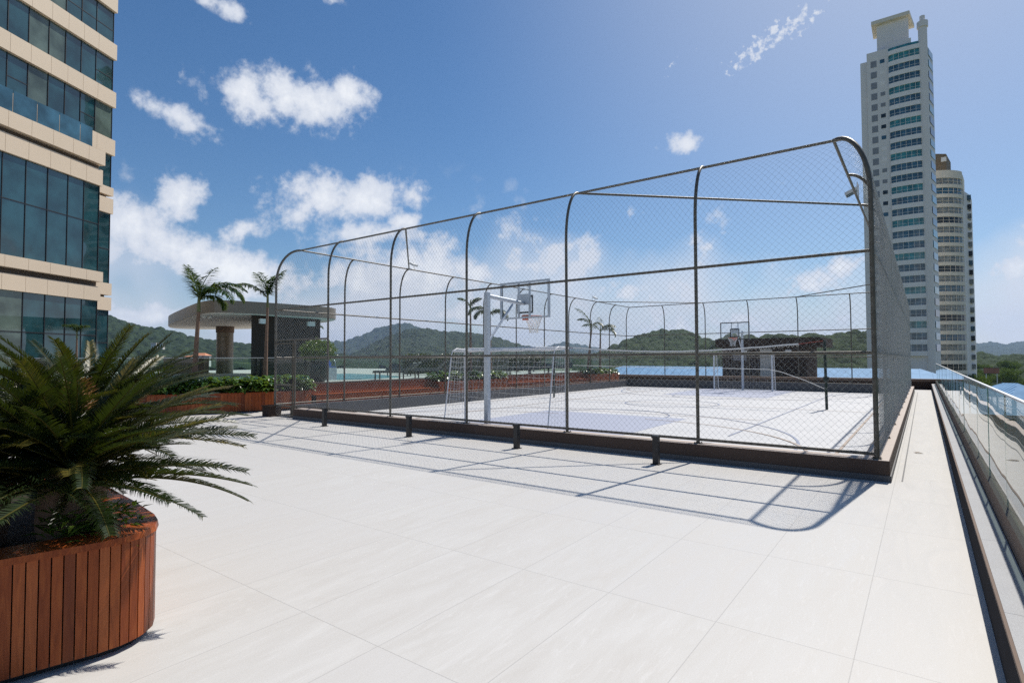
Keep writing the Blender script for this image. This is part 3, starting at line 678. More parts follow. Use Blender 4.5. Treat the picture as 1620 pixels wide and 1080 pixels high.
# ------------------------------------------------------------------ slatted wood planters
def offset_poly(pts, d):
    n = len(pts); a = sum(pts[i][0]*pts[(i+1)%n][1]-pts[(i+1)%n][0]*pts[i][1] for i in range(n)); sg = 1 if a > 0 else -1; r = []
    for i in range(n):
        p, q, w = Vector(pts[i-1]), Vector(pts[i]), Vector(pts[(i+1)%n])
        e1 = (q-p).normalized(); e2 = (w-q).normalized(); n1 = Vector((e1.y,-e1.x))*sg; n2 = Vector((e2.y,-e2.x))*sg
        nn = (n1+n2); nn = nn/max(.5, nn.length_squared/2)  ; r.append(tuple(q+nn*d))
    return r
def smooth_poly(pts, it=3):
    for _ in range(it):
        r = []
        for i in range(len(pts)):
            a, b = Vector(pts[i]), Vector(pts[(i+1)%len(pts)]); r += [tuple(a*.75+b*.25), tuple(a*.25+b*.75)]
        pts = r
    return pts
def planter(pts, h, slat, label, base, group=None, rim=.03, rimw=.3, z0=0.):
    t = thing('wood_planter', label, 'planter', base, 0, group)
    m = MB(); inner = offset_poly(pts, -.03)
    m.prism(offset_poly(pts, -.06), z0, z0+.06); m.build('plinth_base', 'black', t, base)
    m = MB(); m.prism(inner, z0+.05, z0+h-.08); m.build('soil', 'soil', t, base)
    # slats
    m = MB(); n = len(pts); a = sum(pts[i][0]*pts[(i+1)%n][1]-pts[(i+1)%n][0]*pts[i][1] for i in range(n)); sg = 1 if a > 0 else -1
    per = [0]
    for i in range(n): per.append(per[-1]+(Vector(pts[(i+1)%n])-Vector(pts[i])).length)
    Lp = per[-1]; ns = int(Lp/slat)
    def at(s):
        s %= Lp
        i = max(j for j in range(n) if per[j] <= s+1e-9); f = (s-per[i])/max(1e-9, per[i+1]-per[i])
        return Vector(pts[i]).lerp(Vector(pts[(i+1)%n]), f)
    for k in range(ns):
        s0, s1 = Lp*k/ns+.003, Lp*(k+1)/ns-.003
        p, q = at(s0), at(s1); d = (q-p).normalized(); nn = Vector((d.y,-d.x))*sg
        m.tone = random.random(); c = (p+q)/2-nn*.012
        m.obox((c.x, c.y, z0+.045+(h-.045)/2), ((q-p)/2).to_3d(), (nn*.012).to_3d(), (0,0,(h-.045)/2))
    m.build('slats', 'wood', t, base)
    m = MB(); m.prism(offset_poly(pts, -.022), z0+.05, z0+h-.01); 
    # rim ring
    o_, i_ = offset_poly(pts, rim), offset_poly(pts, -rimw); n = len(pts)
    m = MB(); kk = max(1, n//12)
    zz0, zz1 = z0+h+.001, z0+h+.036
    vs = [(x,y,zz0) for x,y in o_]+[(x,y,zz1) for x,y in offset_poly(pts, rim-.006)]+[(x,y,zz1) for x,y in i_]+[(x,y,zz0) for x,y in i_]
    if sg > 0: fs = lambda i, j: [(i,j,n+j,n+i),(n+i,n+j,2*n+j,2*n+i),(2*n+i,2*n+j,3*n+j,3*n+i),(3*n+i,3*n+j,j,i)]
    else: fs = lambda i, j: [(j,i,n+i,n+j),(n+j,n+i,2*n+i,2*n+j),(2*n+j,2*n+i,3*n+i,3*n+j),(3*n+j,3*n+i,i,j)]
    k0 = len(m.v); m.v += vs
    for i in range(n):
        if i % kk == 0: tn = .3+.5*random.random()
        for f in fs(i, (i+1) % n): m.f.append(f); m.t.append(tn); m.sm.append(False)
    m.build('rim', 'wood', t, base)
    return t
near_pl = [(-3.99,-2.6),(-3.84,.3),(-3.80,.76),(-3.755,.98),(-3.71,1.18),(-3.705,1.30),(-3.74,1.41),(-3.82,1.50),(-3.94,1.56),(-4.1,1.60),(-4.6,1.66),(-5.4,1.72),(-6.3,1.7),(-6.6,1.5),(-6.7,1.2),(-6.8,-2.6)]
near_pl = [(x-.04, y-.02) for x, y in near_pl]
def dense(pts, step=.1):
    r = []
    for i in range(len(pts)):
        a, b = Vector(pts[i]), Vector(pts[(i+1)%len(pts)]); k = max(1, int((b-a).length/step)); r += [tuple(a.lerp(b, j/k)) for j in range(k)]
    return r
planter(near_pl, .625, .052, 'large curved slatted hardwood planter in the left foreground holding the sago palm', (-5.2,-.5,0), None, .012, .24)
lp = [(-17.4,10.0),(-17.15,11.2),(-17.2,11.5),(-17.5,11.55),(-18.4,11.5),(-18.8,10.8),(-19.3,9.0),(-20.6,6.8),(-22.6,4.6),(-22.0,3.7),(-20.0,5.6),(-18.1,8.2)]
planter(lp, .60, .10, 'long curved hardwood planter of leafy shrubs beside the court gate', (-18.6,8.6,0), 'hardwood planters by the court', .02, .05)
for (ya, yb, lab) in ((17.7,22.7,'hardwood planter set into the bench with two palms behind the near hoop'), (31.3,35.5,'farthest hardwood planter at the end of the bench, with three small palms')):
    planter([(-17.0,ya),(-17.0,yb),(-18.0,yb),(-18.0,ya)], .68, .11, lab, (-17.5,(ya+yb)/2,0), 'hardwood planters by the court', .02, .05)
# slatted bench with backrest between the planters
for i, (ya, yb, lab) in enumerate(((11.6,17.68,'long slatted hardwood bench nearest the gate, left of the court'), (22.72,31.28,'long slatted hardwood bench between the two planters left of the court'))):
    t = thing('wood_bench', lab, 'bench', (-17.3,(ya+yb)/2,0), 0, 'hardwood benches along the court')
    m = MB()
    for k in range(4): m.tone = random.random(); m.box(-17.5+.115*k,-17.5+.115*k+.108,ya,yb,.44,.475)
    m.build('seat', 'wood', t, t.location)
    m = MB()
    for k in range(3): m.tone = random.random(); m.box(-17.54,-17.51,ya,yb,.485+.095*k,.485+.095*k+.088)
    m.box(-17.60,-17.505,ya,yb,.772,.80); m.build('backrest', 'wood', t, t.location)
    m = MB()
    for k in range(4): m.tone = random.random(); m.box(-17.1,-17.07,ya,yb,.03+.1*k,.03+.1*k+.093)
    m.build('front_board', 'wood', t, t.location)

# ------------------------------------------------------------------ pool terrace, glass screens
m = MB(); m.prism([(-18.05,11.7),(-17.62,11.7),(-17.62,36.5),(-18.05,36.5)], 0, .86); one('screen_wall', m, 'plinth', 'low rendered wall behind the bench carrying the pool glass screen', 'low wall', (-17.8,24,0))
m = MB(); m.prism([(-50,2),(-23.2,2),(-19.8,6.6),(-18.6,11.7),(-18.05,11.75),(-18.05,37),(-50,37)], -.2, .80)
struct('pool_terrace', m, 'pooldeck')
m = MB(); m.prism([(-27,13.2),(-21.2,14.2),(-20.4,16.2),(-21.2,19.2),(-24.5,21),(-29,22),(-30,16)], .78, .83); struct('pool', m, 'water')
t = thing('pool_glass_screen', 'green-tinted glass screen round the pool terrace behind benches and planters', 'railing', (-18, 16, .86))
line = [(-26.5,1.2),(-23.0,4.0),(-20.9,6.6),(-19.4,9.0),(-18.6,11.0),(-17.83,11.9)]+[(-17.83, 11.9+1.5*i) for i in range(1, 17)]
for a, b in zip(line[:-1], line[1:]):
    A_, B_ = Vector(a), Vector(b); n_ = max(1, round((B_-A_).length/1.5))
    for k in range(n_):
        p, q = A_.lerp(B_, k/n_), A_.lerp(B_, (k+1)/n_); d = (q-p).normalized(); p = p+d*.01; q = q-d*.01; c = (p+q)/2
        m = MB(); nn = Vector((-d.y, d.x))*.005; zb = .62 if a[1] < 11.5 else .87
        m.obox((c.x, c.y, (zb+1.75)/2), ((q-p)/2).to_3d(), nn.to_3d(), (0,0,(1.75-zb)/2)); m.build('glass_panel', 'rglass', t, t.location)
m = MB()
for a, b in zip(line[:-1], line[1:]): m.tube([(*a,1.76),(*b,1.76)], .014, 6)
m.build('top_rail', 'steel', t, t.location)
m = MB(); m.prism([(-26.5,1.2),(-26.3,1.0),(-22.8,3.8),(-20.7,6.5),(-19.25,8.95),(-18.5,10.9),(-18.0,11.7),(-18.1,11.75),(-18.65,11.0),(-19.45,9.0),(-20.95,6.6)], 0, .62)
one('planter_backwall', m, 'brownwall', 'dark low wall under the glass screen behind the long curved planter', 'low wall', (-20.5,7,0))

# loungers in rows
def lounger(loc, rz, up, label, proto=[]):
    t = thing('sun_lounger', label, 'sun lounger', loc, rz, 'charcoal sun loungers beside the pool')
    m = MB(); m.box(-.33,.33,-.2,1.2,.30,.335)
    for x in (-.31,.27):
        for y in (-.1,1.0): m.box(x,x+.04,y,y+.05,0,.30)
    m.build('frame', 'black', t)
    m = MB(); m.box(-.31,.31,-.18,1.18,.336,.40); m.build('cushion', 'shade_cloth', t)
    m = MB(); m.obox((0,1.16+.29*cos(up),.37+.29*sin(up)), (.29,0,0), (0,.31*cos(up),.31*sin(up)), (0,-.03*sin(up),.03*cos(up))); m.build('backrest', 'shade_cloth', t)
    return t
L1 = lounger((-19.6,16.5,.8), radians(-60), radians(38), 'charcoal sun lounger nearest the bench, its back raised, left of the near goal')
row = [(-19.6,18.9),(-19.5,24.2),(-19.5,26.3),(-19.5,28.4),(-19.5,30.5)]
for i, (x, y) in enumerate(row):
    c = copytree(L1); c.location = (x, y, .8); c['label'] = 'charcoal lounger %s in the row behind the benches' % ['second from the gate end','third from the gate end','fourth from the gate end','fifth from the gate end','farthest from the gate'][i]
for i in range(9):
    c = copytree(L1); c.location = (-23.4, 20.5+2.0*i, .8); c['label'] = 'charcoal lounger with raised back before the dark hedge, %s from the pool' % ['first','second','third','fourth','fifth','sixth','seventh','eighth','ninth'][i]
# blue pool chair on its stand, and the big black pot
t = thing('pool_chair', 'blue high-backed chair on a grey stand beside the pool water', 'chair', (-21.0,14.9,.8))
m = MB(); m.box(-.22,.22,-.22,.22,0,.55); m.build('stand', 'galv', t)
m = MB(); m.box(-.2,.2,-.2,.2,.56,.60); m.build('seat', 'bluefab', t)
m = MB(); m.obox((-.18,0,.95),(.02,0,.0),(0,.19,0),(-.03,0,.33)); m.build('backrest', 'bluefab', t)
for sx in (-1,1):
    m = MB(); m.tube([(-.2,sx*.2,.55),(-.2,sx*.2,1.1),(.1,sx*.2,.85),(.18,sx*.2,.6)], .012, 6); m.build('arm', 'steel', t)
def blob_bush(n, rx, rz, lw, seed, mb=None, c=(0,0,0), hollow=.5, flat=0):
    rs = random.Random(seed); mb = mb or MB()
    for _ in range(n):
        while True:
            v = Vector((rs.uniform(-1,1), rs.uniform(-1,1), rs.uniform(-1 if not flat else -.2,1)))
            if 1e-3 < v.length <= 1: break
        k = rs.uniform(hollow, 1)**.5*(1+.16*sin(v.x*9+seed)*cos(v.y*8)+.1*sin(v.z*11)); v = v.normalized()
        p = Vector((v.x*rx*k, v.y*rx*k, v.z*rz*k))+Vector(c)
        d = (v+Vector((rs.gauss(0,.6), rs.gauss(0,.6), rs.gauss(0,.6)-.1))).normalized()
        mb.tone = min(1, max(0, .5+rs.gauss(0,.22))); mb.leaf(p, d, v, lw*rs.uniform(.7,1.3), lw*.5)
    return mb
t = thing('potted_bush', 'round green bush in a big black pot behind the court gate', 'potted plant', (-18.9,12.9,.8))
m = MB(); m.lathe([(.02,0),(.22,0),(.34,.2),(.40,.5),(.37,.8),(.33,.86),(.30,.86),(.30,.8),(.02,.8)]); m.build('pot', 'pot', t)
blob_bush(2600, .62, .42, .10, 3, c=(0,0,1.22)).build('foliage', 'shrub', t)
m = MB(); m.tube([(0,0,.8),(0,0,1.1)], .05, 8); m.build('stem', 'trunk', t)
# dark hedge
m = MB(); rs = random.Random(5)
for _ in range(15000):
    y = rs.uniform(23.5,38.5); x = -25.6+rs.uniform(-.5,.5); z = .8+1.12*rs.random()**.6+.08*sin(y*2.1)+.05*sin(y*5.3)
    m.tone = min(1,max(0,.5+rs.gauss(0,.25))); m.leaf((x,y,z),(rs.gauss(0,1)+.5,rs.gauss(0,1),rs.gauss(.4,.8)),(0,0,1),.17,.09)
m.box(-25.8,-25.4,23.7,38.3,.8,1.6)
one('hedge', m, 'hedge', 'long dark clipped hedge along the back of the pool terrace', 'hedge', (-25.6,31,.8))

# ------------------------------------------------------------------ leafy shrubs in the planters
def big_leaf(m, p, d, l, w):             # broad lobed leaf, five faces, drooping tip
    d = Vector(d).normalized(); up = Vector((0,0,1)); sd = d.cross(up)
    sd = sd.normalized() if sd.length > 1e-5 else Vector((1,0,0)); nn = sd.cross(d)
    row = [(0,.12,0),(.18,.5,.06),(.5,.5,.05),(.8,.28,-.06),(1,.02,-.22)]
    vs = []
    for f, ww, dz in row:
        c = Vector(p)+d*l*f+nn*l*dz; vs += [c-sd*w*ww+nn*w*.14*(ww*2), c, c+sd*w*ww+nn*w*.14*(ww*2)]
    m.add(vs, [(3*i+j, 3*i+j+1, 3*i+j+4, 3*i+j+3) for i in range(4) for j in range(2)])
def shrub(loc, r, h, n, seed, lab, grp, leaf=.24):
    rs = random.Random(seed); t = thing('leafy_shrub', lab, 'shrub', loc, 0, grp); m = MB(); st = MB()
    for k in range(n):
        a = rs.uniform(0, 2*pi); q = r*sqrt(rs.random()); z = h*(.35+.65*rs.random())*(1-.35*(q/r)**2)
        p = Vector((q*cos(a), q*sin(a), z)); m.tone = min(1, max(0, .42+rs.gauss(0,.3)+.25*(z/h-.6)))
        b = a+rs.gauss(0,.9); big_leaf(m, p, (cos(b), sin(b), rs.uniform(-.35,.45)), leaf*rs.uniform(.6,1.2), leaf*rs.uniform(.5,.9))
        if k % 4 == 0: st.tube([(p.x*.3,p.y*.3,0), (p.x*.8,p.y*.8,z*.6), tuple(p)], .006, 4, False)
    m.build('foliage', 'shrub', t); st.build('stems', 'stalk', t); return t
prs = [(-17.62,11.2),(-17.95,10.5),(-17.75,9.9),(-18.35,9.9),(-18.2,9.2),(-18.5,8.4),(-18.9,8.0),(-18.85,9.1),(-19.2,7.4),(-19.5,7.9),(-19.75,6.8),(-20.2,6.1),(-20.8,5.4),(-21.4,4.8),(-18.15,10.9),(-21.9,4.4)]
nth = ['nearest the gate','second','third','fourth','fifth','sixth','seventh','eighth','ninth','tenth','eleventh','twelfth','thirteenth','fourteenth','fifteenth','sixteenth']
for i, (x, y) in enumerate(prs):
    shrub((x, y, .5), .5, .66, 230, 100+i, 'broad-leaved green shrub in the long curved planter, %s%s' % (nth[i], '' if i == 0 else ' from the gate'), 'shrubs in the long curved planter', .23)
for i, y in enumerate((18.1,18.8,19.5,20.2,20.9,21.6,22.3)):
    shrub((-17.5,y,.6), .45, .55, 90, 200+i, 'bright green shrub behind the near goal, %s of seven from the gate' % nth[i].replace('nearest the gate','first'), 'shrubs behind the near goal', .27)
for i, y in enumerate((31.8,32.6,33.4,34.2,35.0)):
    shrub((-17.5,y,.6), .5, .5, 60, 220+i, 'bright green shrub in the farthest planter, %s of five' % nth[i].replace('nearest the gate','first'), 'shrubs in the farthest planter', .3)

# ------------------------------------------------------------------ palms
def palm_frond(m, base, az_, l, elev, droop, seed, w=.36, n=30, lat=0):
    rs = random.Random(seed); d0 = Vector((cos(az_), sin(az_), 0)); side = Vector((-sin(az_), cos(az_), 0)); pts = []
    p = Vector(base); e = elev
    for i in range(n+1):
        pts.append(p.copy()); e -= droop/n*(1+i/n); p = p+(d0*cos(e)+Vector((0,0,sin(e)))+side*lat*i/n)*(l/n)
    m.tone = .7; m.tube(pts, [.018*(1-i/(n+2))+.003 for i in range(n+1)], 4, False)
    for i in range(3, n):
        f = i/n; ll = w*sin(pi*min(1, .18+f*.86))**.7+.05; t_ = (pts[i+1]-pts[i]).normalized()
        for s_ in (-1, 1):
            for rr in (0, 1):
                d = t_*rs.uniform(.5,.9)+side*s_*1.0+Vector((0,0,rs.uniform(-.75,.15)))
                m.tone = min(1, max(0, .45+rs.gauss(0,.2))); m.leaf(pts[i]+t_*(l/n)*.5*rr, d, (0,0,1), ll*rs.uniform(.8,1.1), .05, .1)
def palm(loc, th, fr, lab, rt=.09, lean=(0,0), w=.36, trunkc='palm_trunk'):
    t = thing('palm_tree', lab, 'palm tree', loc)
    m = MB(); n = 14; path = [(lean[0]*(i/n)**1.5, lean[1]*(i/n)**1.5, th*i/n) for i in range(n+1)]
    m.tube(path, [rt*(1.35-.85*(i/n)**.5)*(1+.05*(i % 2)) for i in range(n+1)], 12); m.build('trunk', trunkc, t)
    top = path[-1]
    m = MB(); m.tube([top, (top[0], top[1], top[2]+.35), (top[0], top[1], top[2]+.7)], [rt*.6, rt*.5, .02], 8); m.build('crown_shaft', 'stalk', t)
    m = MB()
    for j, (a, l, e, dr, la) in enumerate(fr): palm_frond(m, (top[0], top[1], top[2]+.3+.05*j/len(fr)), a, l, e, dr, j*7+int(loc[1]*10), w, 30, la)
    m.build('crown', 'palm', t); return t
# azimuths measured from +X; the view's right is about 36 degrees
RA = radians(36)
palm((-19.05,8.4,.5), 2.75, [(RA,2.0,1.15,1.75,0),(RA+.15,1.9,1.2,1.45,0),(RA-.3,1.8,1.0,1.6,0),(RA+.5,1.5,1.3,1.2,.1),(RA-.6,1.4,1.2,1.5,0),(RA+pi,1.45,1.5,.55,-.2),(RA+pi-.3,1.35,1.45,.35,0),(RA+pi/2,1.5,1.45,.6,-.3),(RA-pi/2,1.4,1.35,.8,.2),(RA+.05,1.2,.9,1.9,0)],
     'windblown feather palm with fronds swept right, left of the pavilion roof', .1, (.12,.06), .42)
palm((-18.3,10.4,.5), 3.0, [(RA+.3,1.25,1.45,.6,0),(RA-.4,1.2,1.4,.8,0),(RA+pi,1.35,1.0,.9,0),(RA+pi/2,1.2,1.4,.7,0),(RA-pi/2,1.1,1.35,.7,0),(RA+2.6,1.3,1.2,.5,0)],
     'slim young palm just outside the fence by the court gate', .075, (.05,.03), .33)
palm((-17.75,20.6,.6), 3.3, [(RA+pi,.9,1.3,1.0,0),(RA,.8,1.35,1.0,0),(RA+.8,.8,1.3,.8,0)], 'thin-trunked palm behind the goal, left of the pair by the hoop pole', .08, (0,0), .3)
palm((-17.6,21.9,.6), 3.0, [(RA,1.35,1.1,2.0,0),(RA+.3,1.4,1.0,1.9,0),(RA-.4,1.2,1.1,2.1,0),(RA+pi,1.5,1.25,1.9,0),(RA+pi+.35,1.5,1.1,1.7,0),(RA+pi-.4,1.2,1.0,1.9,0)], 'palm with two drooping frond bunches, right of the pair by the hoop pole', .12, (0,0), .42)
palm((-17.5,31.9,.6), 2.9, [(RA+pi,1.7,1.3,.7,0),(RA,1.0,1.1,1.8,0),(RA+2.8,1.2,1.2,1.2,0)], 'leaning palm with one long frond to the left, in the farthest planter', .08, (.3,0), .36)
palm((-17.5,33.6,.6), 2.6, [(RA,1.5,.9,1.9,0),(RA+.4,1.4,1.2,1.6,0),(RA+pi,1.5,1.1,1.2,0),(RA+pi/2,1.3,1.45,.7,0),(RA-.3,1.3,1.2,1.4,0)], 'spreading palm rightmost in the farthest planter', .09, (.05,0), .45)
palm((-40.5,11.2,.8), 2.2, [(RA+k,1.0,1.4,1.3,0) for k in (0,1.3,2.6,3.9,5.1)], 'small bushy-headed palm under the left end of the pavilion roof', .08, (0,0), .35)
palm((-31.5,20.5,.8), 2.4, [(RA+.1,1.5,1.2,1.6,0),(RA+2.8,1.2,1.3,1.2,0),(RA+4,1,1.2,1.2,0)], 'small palm standing right of the pavilion column', .06, (0,0), .4)

# ------------------------------------------------------------------ sago palm in the foreground
def sago_frond(l, seed, bend=.55, w=.19, tipy=0):
    rs = random.Random(seed); m = MB(); n = 76; pts = []; e = .0; p = Vector((0,0,0)); sw = rs.uniform(-.25,.25)
    for i in range(n+1):
        pts.append(p.copy()); f = i/n; e = .22-bend*1.55*f**1.25; p = p+Vector((cos(e), sw*f, sin(e)))*(l/n)
    m.tone = .75; m.tube(pts, [.0085*(1-.85*i/n)+.001 for i in range(n+1)], 5, False)
    for i in range(6, n):
        f = i/n; ll = w*(min(1, (f-.06)*5)**.6)*(1-.55*max(0, f-.55)/.45)
        t_ = (pts[min(n, i+1)]-pts[i]).normalized(); up = Vector((-t_.z, 0, t_.x))
        for s_ in (-1, 1):
            d = t_*(.55+.6*f+rs.gauss(0,.07))+Vector((0, s_, 0))*1.0+up*(.62-.25*f+rs.gauss(0,.09)); d = d.normalized(); ll_ = ll; ll = ll*rs.uniform(.85,1.08)
            sd = t_*.0060; q = pts[i]; mid = q+d*ll*.55; tip = q+d*ll-up*ll*.22+t_*ll*.12
            m.tone = min(1, max(0, .35+.12*rs.gauss(0,1)+tipy*max(0, f-.25)))
            m.add([q-sd, q+sd, mid+sd*.9, mid-sd*.9, tip], [(0,1,2,3),(3,2,4)]); ll = ll_
    return m
sg_me = {}
def sago_head(t, c, n, seed, lmin, lmax, flat=.0, cone=True):
    rs = random.Random(seed)
    for k in range(n):
        a = k*2.39996+rs.uniform(-.15,.15); q = (k+.5)/n
        elev = radians(max(-9, 45-q*62+rs.uniform(-10,10))); L_ = lmin+(lmax-lmin)*min(1, .45+q*.9)*rs.uniform(.86,1.06)
        if q > .25 and k % 3 == 0: elev = radians(rs.uniform(-34,-8)); L_ = rs.uniform(.38,.54)
        if q > .5 and cos(a+radians(36)) < -.2 and sin(a+radians(36)) < -.1: L_ *= .8
        vi = (k*5+seed) % 9
        if vi not in sg_me:
            o = sago_frond(1.0, 40+vi, .14+.07*(vi % 5), .138, .8 if vi in (1,6) else .06).build('frond', 'cycad', t); sg_me[vi] = o.data
        else: o = bpy.data.objects.new('frond', sg_me[vi]); COL.objects.link(o); o.parent = t
        R_ = Matrix.Rotation(a, 4, 'Z') @ Matrix.Rotation(-elev, 4, 'Y') @ Matrix.Rotation(rs.uniform(-.35,.35), 4, 'X')
        off = Vector((cos(a)*.07*q, sin(a)*.07*q, .05-.16*q))
        o.matrix_local = Matrix.Translation(Vector(c)+off) @ R_ @ Matrix.Diagonal((L_, L_*rs.uniform(.85,1.1), L_, 1))
for (sb, n_, seed, lmn, lmx, th, lab) in (((-4.35,1.18,.55), 98, 3, .58, 1.0, .47, 'large dense dark green sago palm spilling right over the foreground planter rim'),
                                     ((-4.66,.80,.55), 94, 5, .6, 1.0, .55, 'sago palm at the very left edge of the foreground planter, cut by the frame'),
                                     ((-5.05,1.44,.55), 90, 6, .7, 1.1, .62, 'sago palm standing behind the largest one in the foreground planter')):
    t = thing('sago_palm', lab, 'sago palm', sb, 0, 'sago palms in the foreground planter')
    m = MB(); m.tube([(0,0,0),(.0,0,th*.3),(.02,.0,th*.7),(.03,0,th-.02)], [.15,.17,.16,.10], 14); m.build('trunk', 'palm_trunk', t)
    sago_head(t, (.03,.0,th), n_, seed, lmn, lmx)
    if seed == 3:
        for (cx, cy, cz, r) in ((.06,.04,.80,.07),(.15,-.03,.78,.06)):
            m = MB()
            for i in range(90):
                a = i*2.4; h = i/90; q = r*sin(pi*min(1, .15+h*.85))+.01
                m.tone = .3+.6*random.random(); m.leaf((cx+q*cos(a)*.6, cy+q*sin(a)*.6, cz+h*.2), (cos(a), sin(a), .9), (0,0,1), .06, .024)
            m.build('seed_cone', 'rust_leaf', t)
# under-planting at the planter's right corner
m = MB(); rs = random.Random(9)
for k in range(240):
    a = rs.uniform(0,2*pi); q = .26*sqrt(rs.random()); p = (q*cos(a), q*sin(a), rs.uniform(.02,.22)); b = rs.uniform(0,2*pi)
    m.tone = rs.random(); m.leaf(p, (cos(b), sin(b), rs.uniform(-.2,.8)), (0,0,1), rs.uniform(.07,.16), .03)
t = thing('low_plant', 'small narrow-leaved plant at the right corner of the foreground planter', 'plant', (-4.08,1.22,.56))
m.build('foliage', 'shrub', t)

# ------------------------------------------------------------------ pavilion by the pool
t = thing('pool_pavilion', 'dark pavilion with a wide rounded bronze roof on a thick round column', 'pavilion', (-31, 17, .8))
ro = smooth_poly([(-27.4,13.0),(-26.9,14.2),(-26.6,16.2),(-26.35,18.2),(-26.6,19.2),(-27.5,19.95),(-30,20.7),(-33,21.4),(-38,22.0),(-41.5,20.6),(-43.4,18.9),(-43.2,17.4),(-40.5,16.1),(-37.5,15.2),(-34.5,14.4),(-31.9,13.7),(-28.8,12.95)], 2)
m = MB(); m.prism(ro, 4.0, 4.60); rf = m.build('roof', 'fascia', t, t.location)
m = MB(); m.prism(offset_poly(ro, -.05), 3.965, 4.0-.003); sf = m.build('soffit', 'soffit', rf, (0,0,0)); sf.location = -t.location
m = MB(); m.prism([(-27.3,14.75),(-27.3,18.75),(-32,21.4),(-32,17.35)],.8,3.96); m.build('wall', 'brownwall', t, t.location)
m = MB(); m.tube([(-38,18.7,.8),(-38,18.7,3.96)], .52, 28); m.build('column', 'fascia', t, t.location)
m = MB(); m.tube([(-38,18.7,3.55),(-38,18.7,3.96)], .56, 28); m.build('column_collar', 'trim', t, t.location)
for y in (15.35, 18.1):
    m = MB(); m.box(-27.3,-27.15,y-.22,y+.22,3.55,3.8); m.build('wall_lamp', 'lampwhite', t, t.location)
for y in (13.6, 13.9):
    m = MB(); m.tube([(-29.8,y,3.88),(-29.8,y,3.96)], .1, 12); m.build('ceiling_spot', 'lampwhite', t, t.location)
m = MB(); m.box(-42,-35.9,16.5,16.7,.8,1.9); m.build('counter', 'trim', t, t.location)
# small things left of it
t = thing('sago_in_pot', 'small sago palm in a tall slatted stand behind the curved planter', 'potted plant', (-22.6,5.2,0))
m = MB(); m.box(-.22,.22,-.22,.22,.9,1.0)
for x in (-.2,-.07,.07,.2):
    for y in (-.2,.2): m.box(x-.015,x+.015,y-.015,y+.015,0,.92)
m.build('stand', 'stalk', t)
m = MB(); m.lathe([(.01,1.0),(.16,1.0),(.19,1.3),(.15,1.3),(.01,1.28)]); m.build('pot', 'pot', t)
m = MB()
for k in range(34): palm_frond(m, (0,0,1.42), k*2.4, .75, 1.2-.9*(k/34), 1.0, k, .12, 22)
m.build('crown', 'cycad', t)
m = MB(); m.box(-.18,.18,-.18,.18,0,1.9); m.box(-.2,.2,-.2,.2,1.9,1.93)
one('white_pier', m, 'towergrey', 'pale square pier at the left end of the pool glass screen', 'pier', (0,0,0)).location = (-24.6,4.15,0)
t = thing('dome_bush', 'dark rounded bush left of the pale pier', 'bush', (-27.2,3.9,.5))
blob_bush(5200, 1.25, 1.3, .14, 8, flat=1).build('foliage', 'hedge', t)
m = MB()
for z in (.9,1.15,1.4,1.65): m.tube([(-29.5,.6,z),(-24.7,4.1,z)], .012, 6)
for f in (0,.33,.66,1): m.tube([(-29.5+4.8*f,.6+3.5*f,0),(-29.5+4.8*f,.6+3.5*f,1.68)], .02, 6)
one('wire_balustrade', m, 'steel', 'thin steel balustrade in front of the dark rounded bush', 'railing', (-27,2.4,0))

# ------------------------------------------------------------------ left building
E0 = Vector((-44.80,14.12)); SV = Vector((.491,-.871)); NV = Vector((.871,.491))
def LP(s, o_): p = E0+SV*s+NV*o_; return (p.x, p.y)
def lbox(m, s0, s1, o0, o1, z0, z1): m.prism([LP(s0,o0), LP(s1,o0), LP(s1,o1), LP(s0,o1)], z0, z1)
t = thing('office_tower', 'glass and beige-panelled tower rising at the left edge of the deck', 'building', (-44.4,14.4,0)); TL = t.location
m = MB(); lbox(m, 0, 20, -16, -.35, 0, 42); m.build('core', 'pano', t, TL)
jt = [0.02,1.35,2.45,3.55,4.65,5.9,7.1,8.4,9.7]
def band(s0, s1, o_, z0, z1, joints, par=t):
    m = MB(); js = [s0]+[j for j in joints if s0+.2 < j < s1-.2]+[s1]
    for a, b in zip(js[:-1], js[1:]): m.tone = random.random(); lbox(m, a+.008, b-.008, -.3, o_, z0, z1)
    lbox(m, s0+.02, s1-.02, -.3, o_-.03, z0+.01, z1-.01)
    return m.build('spandrel', 'panel', par, TL)
def windows(s0, s1, o_, z0, z1, joints, split=None, par=t):
    js = [s0]+[j for j in joints if s0+.2 < j < s1-.2]+[s1]
    for i, (a, b) in enumerate(zip(js[:-1], js[1:])):
        m = MB(); dz = random.uniform(-.004,.004); m.prism([LP(a+.025,o_-.05), LP(b-.025,o_-.05), LP(b-.025,o_+dz), LP(a+.025,o_-dz)], z0, z1)
        w_ = m.build('window', 'facade_glass_b' if random.random() < .13 else 'facade_glass', par, TL)
        fm = MB(); lbox(fm, a-.018, a+.018, o_-.05, o_+.035, z0, z1)
        sp_ = split if split and not (isinstance(split, tuple)) else None
        if sp_: lbox(fm, a+.02, b-.02, o_, o_+.025, sp_-.025, sp_+.025)
        elif random.random() < .35: lbox(fm, a+.02, b-.02, o_, o_+.02, z0+(z1-z0)*.42-.02, z0+(z1-z0)*.42+.02)
        f_ = fm.build('frame', 'black', w_, (0,0,0)); f_.location = -TL
zb = [15.8+3.36*k for k in range(5)]
for k, z in enumerate(zb):
    band(-.12, 12, .16, z, z+1.08, jt)
    windows(0, 9.7, -.05, z+1.08, z+3.36, jt)
band(-.10, 12, .12, 12.98, 13.55, jt); band(-.10, 12, .12, 11.75, 12.78, jt); windows(0, 3.0, -.05, 13.55, 15.8, jt)
